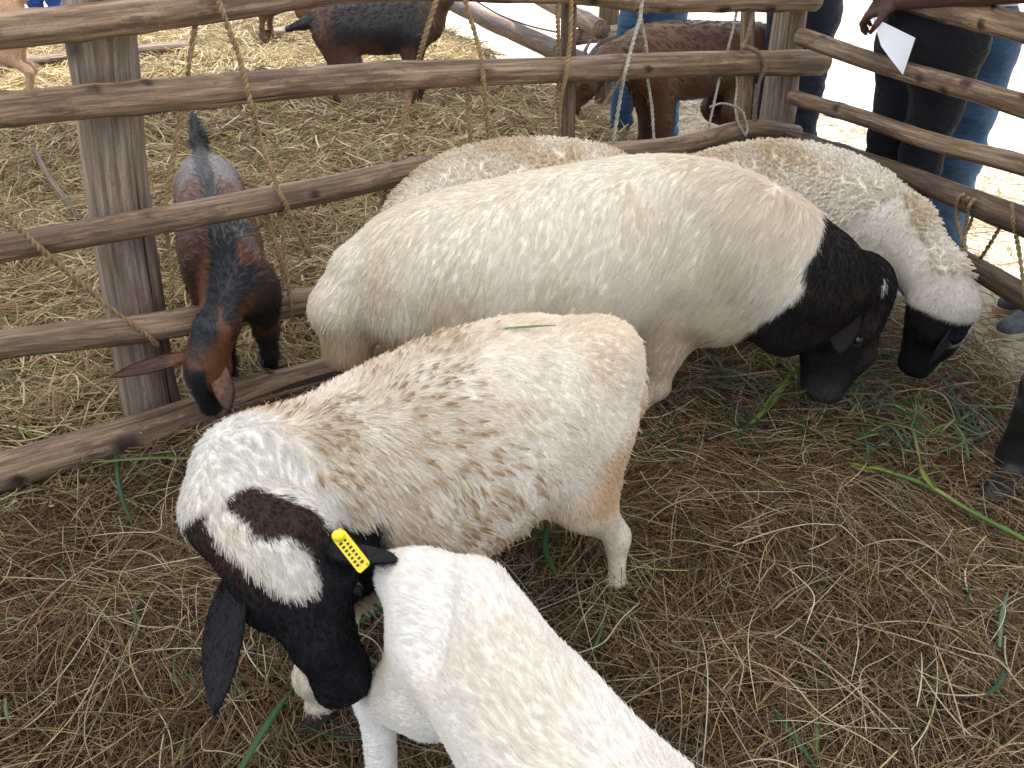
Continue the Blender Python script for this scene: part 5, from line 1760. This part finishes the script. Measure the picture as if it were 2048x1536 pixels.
    for q in (-1, 1):
        ank = T(stride * q, spread * q, 0)
        if boots:
            F = Field()
            F.cap(ank + V3(0, 0, .09), ank + V3(0, 0, .30), .054, .066, .02); F.cap(ank + V3(0, 0, .0), ank + V3(0, 0, .1), .052, .052, .03)
            F.cap(ank - fwd * .03 + V3(0, 0, .03), ank + fwd * .15 + V3(0, 0, .025), .048, .042, .04)
            F.cap(ank + V3(0, 0, .295), ank + V3(0, 0, .305), .070, .070, .005)
            V, Q = F.mesh(.009, 2)
            bt = mesh_obj('boot', V, Q, 'rubber_black', root)
            n = 24; a = ank + V3(0, 0, -.03)
            sd2 = np.cross(fwd, V3(0, 0, 1)); pts = []
            for i in range(n):
                t = 2 * math.pi * i / n
                pts.append(a + fwd * (.06 + .145 * math.cos(t)) + sd2 * (.052 + .006 * math.cos(t)) * math.sin(t))
            Vs = pts + [p + V3(0, 0, .03) for p in pts]
            Fs = [tuple(range(n)), tuple(range(2 * n - 1, n - 1, -1))] + [(i, i + n, (i + 1) % n + n, (i + 1) % n) for i in range(n)]
            mesh_obj('sole', np.array(Vs), Fs, 'rubber_black', bt, False)
        else:
            shoe(root, fwd + sd * .15 * q, ank, *shoes)
    return root

def facing(dx, dy): return math.atan2(dy, dx)
GZ = -.068
p1 = at(1285, 292, GZ)
make_person((p1[0], p1[1] + .05, GZ), facing(-.35, -1), 'person in blue jeans standing behind the brown goat', 'denim_blue', 'shirt_white', spread=.17, stride=.06, legw=1.2)
p2 = at(1545, 372, GZ)
make_person((p2[0], p2[1], GZ), facing(-.8, -.6), 'person in dark navy trousers right behind the corner post', 'cloth_navy', 'shirt_green', spread=.13, stride=-.06)
# person leaning on the side fence, forearm along the top rail, sheet of paper in the hand
p3 = at(1760, 590, GZ)
elb = gl(2075, 0, .02) + V3(0, 0, .035); wri = gl(1795, 2, .03) + V3(0, 0, .0)
make_person((p3[0] + .02, p3[1] + .03, GZ), facing(-.93, -.38), 'person in black trousers leaning an arm on side fence, holding paper', 'cloth_black', 'shirt_grey',
            ('shoe_white', 'shoe_sole'), spread=.10, stride=.05, legw=.9, s=1.05, lean=.16, arm=(1, elb, wri, gl(1735, 22, .05) - wri, V3(-.3, -.5, .8), -1))
pa = [gl(1745, 34, .07), gl(1831, 76, .05), gl(1806, 150, .06), gl(1762, 92, .09)]
def paper():
    n = 12
    V, F = [], []
    for i in range(n):
        for j in range(n):
            a, b2 = i / (n - 1), j / (n - 1)
            top = pa[0] * (1 - a) + pa[1] * a; bot = pa[3] * (1 - a) + pa[2] * a
            p = top * (1 - b2) + bot * b2 + V3(-.5, -.8, .2) * .014 * math.sin(a * 3.0) * (.3 + b2)
            V.append(p)
    m = len(V)
    V = V + [v + V3(.4, .9, 0) * .0008 for v in V]
    for i in range(n - 1):
        for j in range(n - 1):
            q = i * n + j
            F.append((q, q + 1, q + n + 1, q + n)); F.append((q + m, q + n + m, q + n + 1 + m, q + 1 + m))
    o = mesh_obj('paper_sheet', np.array(V), F, 'paper', None)
    tag(o, 'blank white paper sheet held in a hand over the side fence', 'paper')
paper()
p4 = at(1790, 500, GZ)
make_person((p4[0] + .06, p4[1] + .02, GZ), facing(-.9, -.45), 'person in faded blue jeans at the right edge behind the side fence', 'denim_light', 'shirt_white', ('shoe_brown', 'shoe_sole'), spread=.13, stride=-.08, legw=1.25)
p5 = at(2060, 640, GZ)
make_person((p5[0] + .03, p5[1], GZ), facing(-.95, -.25), 'person in blue jeans and grey shoes at the right edge below side fence', 'denim_blue', 'shirt_grey', ('shoe_grey', 'shoe_sole'), spread=.06, stride=.08)
p6 = at(2010, 985, 0)
make_person((p6[0] + .14, p6[1] - .02, -.02), facing(-.75, -.65), 'person in black rubber boots inside the sheep pen at right edge', 'cloth_black', 'shirt_green', spread=.12, stride=0.0, boots=True)
p7 = at(118, 98, GZ)
make_person((p7[0], p7[1], GZ), facing(.2, -1), 'far person in bright blue trousers beyond the tan goat', 'cloth_brightblue', 'shirt_white', spread=.12)

# ================================================================== green fodder
mat_hair('leaf_green', .25, .5, .35)
GREENS = [V3(.05, .10, .05), V3(.08, .145, .06), V3(.13, .19, .075), V3(.12, .17, .11), V3(.22, .24, .09)]

def blade_geo(P, w, fold=.35):
    """grass blade: folded ribbon along P"""
    C = catmull(np.asarray(P, float), 12)
    T, N, B = frames(C)
    V, F = [], []
    for i in range(12):
        t = i / 11
        ww = w * (.55 + .9 * math.sin(math.pi * min(1, .15 + t * .8))) * (1 - .85 * max(0, t - .75) / .25)
        side = unit(np.cross(T[i], V3(0, 0, 1)) + .2 * B[i]); up = np.cross(side, T[i])
        V += [C[i] - side * ww + up * ww * fold, C[i], C[i] + side * ww + up * ww * fold, C[i] - up * .0012]
    for i in range(11):
        a = i * 4
        for x, y in ((0, 1), (1, 2), (2, 3), (3, 0)):
            F.append((a + x, a + y, a + y + 4, a + x + 4))
    return np.array(V), F

def fodder(name, n, sampler, seed, label):
    rng = np.random.default_rng(seed)
    VV, FF, CC, off = [], [], [], 0
    for _ in range(n):
        u, v = sampler(rng)
        p = at(u, v, 0.02)
        L = rng.uniform(.05, .24); th = rng.uniform(0, 6.28); w = rng.uniform(.0012, .0038)
        d = V3(math.cos(th), math.sin(th), rng.normal(0, .08)); b2 = V3(-d[1], d[0], 0) * rng.normal(0, .15)
        z = float(hay_h(p[0], p[1])) + rng.uniform(.03, .065)
        p = V3(p[0], p[1], z)
        A = [p - d * L / 2, p + b2 * L * .5 + V3(0, 0, .006), p + d * L / 2]
        V, F = blade_geo(A, w)
        VV.append(V); FF += [tuple(i + off for i in f) for f in F]; off += len(V)
        c = GREENS[rng.integers(len(GREENS))] * rng.uniform(.7, 1.2)
        CC.append(np.tile(c, (len(V), 1)))
    o = mesh_obj(name, np.concatenate(VV), FF, 'leaf_green', None, True, colr=np.concatenate(CC))
    tag(o, label, 'fodder', kind='stuff')

fodder('green_fodder', 190, lambda r: (r.normal(1580, 160), r.normal(775, 60)), 3, 'cut green grass strewn under the two feeding sheep heads')
fodder('green_fodder', 50, lambda r: (r.uniform(1650, 1960), r.uniform(830, 930)), 4, 'cut green grass lying right below the black faces')
fodder('green_fodder', 34, lambda r: (r.uniform(0, 2000), r.uniform(720, 1500)), 5, 'single green grass bits scattered over the straw')

def blade(pix, w, colr, label):
    P = [at(u, v, z) for u, v, z in pix]
    V, F = blade_geo(P, w * .75)
    o = mesh_obj('cut_grass', V, F, 'leaf_green', None, True, colr=np.tile(V3(*colr), (len(V), 1)))
    tag(o, label, 'grass', 'single green blades', 'thing')
blade([(988, 659, .634), (1050, 655, .642), (1112, 650, .642)], .0038, (.16, .30, .07), 'short green blade lying on the back of the curly sheep')
blade([(470, 1560, .05), (535, 1450, .06), (590, 1370, .05)], .007, (.07, .15, .06), 'green blade on the straw below the black muzzle with blaze')
blade([(232, 905, .05), (240, 980, .06), (268, 1060, .05)], .006, (.04, .09, .045), 'dark green bent blade left of the white neck')
blade([(185, 925, .06), (300, 917, .07), (390, 915, .06)], .006, (.13, .22, .05), 'long green stem lying in front of the goat muzzle')
blade([(1095, 1050, .05), (1090, 1100, .06), (1120, 1165, .05)], .007, (.05, .14, .045), 'green blade on the straw between the curly sheep hind legs')
blade([(1520, 1375, .05), (1570, 1450, .07), (1640, 1545, .05)], .006, (.055, .12, .06), 'dark green blade at the bottom edge right of the white sheep')
blade([(1560, 1330, .06), (1625, 1420, .07), (1635, 1530, .05)], .004, (.12, .20, .06), 'thin curved green blade near the bottom edge')
blade([(720, 1245, .05), (760, 1215, .06), (790, 1180, .05)], .007, (.06, .15, .05), 'green blade between the tagged head and white rump')
blade([(1590, 735, .10), (1540, 810, .07), (1460, 880, .05)], .008, (.20, .27, .06), 'broad yellow green blade hanging under the big black head')
blade([(1890, 760, .09), (1920, 810, .06), (1945, 860, .05)], .004, (.06, .13, .05), 'thin dark blade hanging from the right muzzle')

def stalk():
    root = empty('grass_stalk', at(1880, 990, .05))
    tag(root, 'long pale green stalk lying on the straw at right', 'stalk')
    P = [at(u, v, z) for u, v, z in ((1735, 938, .07), (1800, 952, .075), (1868, 978, .07), (1940, 1022, .065), (2060, 1085, .06), (2200, 1165, .05))]
    C = catmull(P, 60)
    s = np.linspace(0, 1, 60)
    r = .0055 + .002 * np.exp(-((s - .38) / .012) ** 2) + .002 * np.exp(-((s - .72) / .012) ** 2)
    V, F, _ = tube(C, r, 10)
    c = lerp(V3(.34, .34, .10), V3(.12, .22, .06), np.repeat(np.abs(np.sin(s * 7)), 10))
    mesh_obj('stem', V, F, 'leaf_green', root, True, colr=c)
    for pix, w in (([(1740, 939, .07), (1715, 930, .08), (1690, 924, .07)], .004), ([(1760, 944, .075), (1722, 940, .09), (1700, 930, .1)], .005), ([(1800, 952, .075), (1760, 938, .085), (1730, 935, .085)], .006),
                   ([(1868, 978, .075), (1850, 955, .09), (1838, 930, .07)], .006)):
        V, F = blade_geo([at(*q) for q in pix], w)
        mesh_obj('leaf', V, F, 'leaf_green', root, True, colr=np.tile(V3(.26, .30, .05), (len(V), 1)))
stalk()
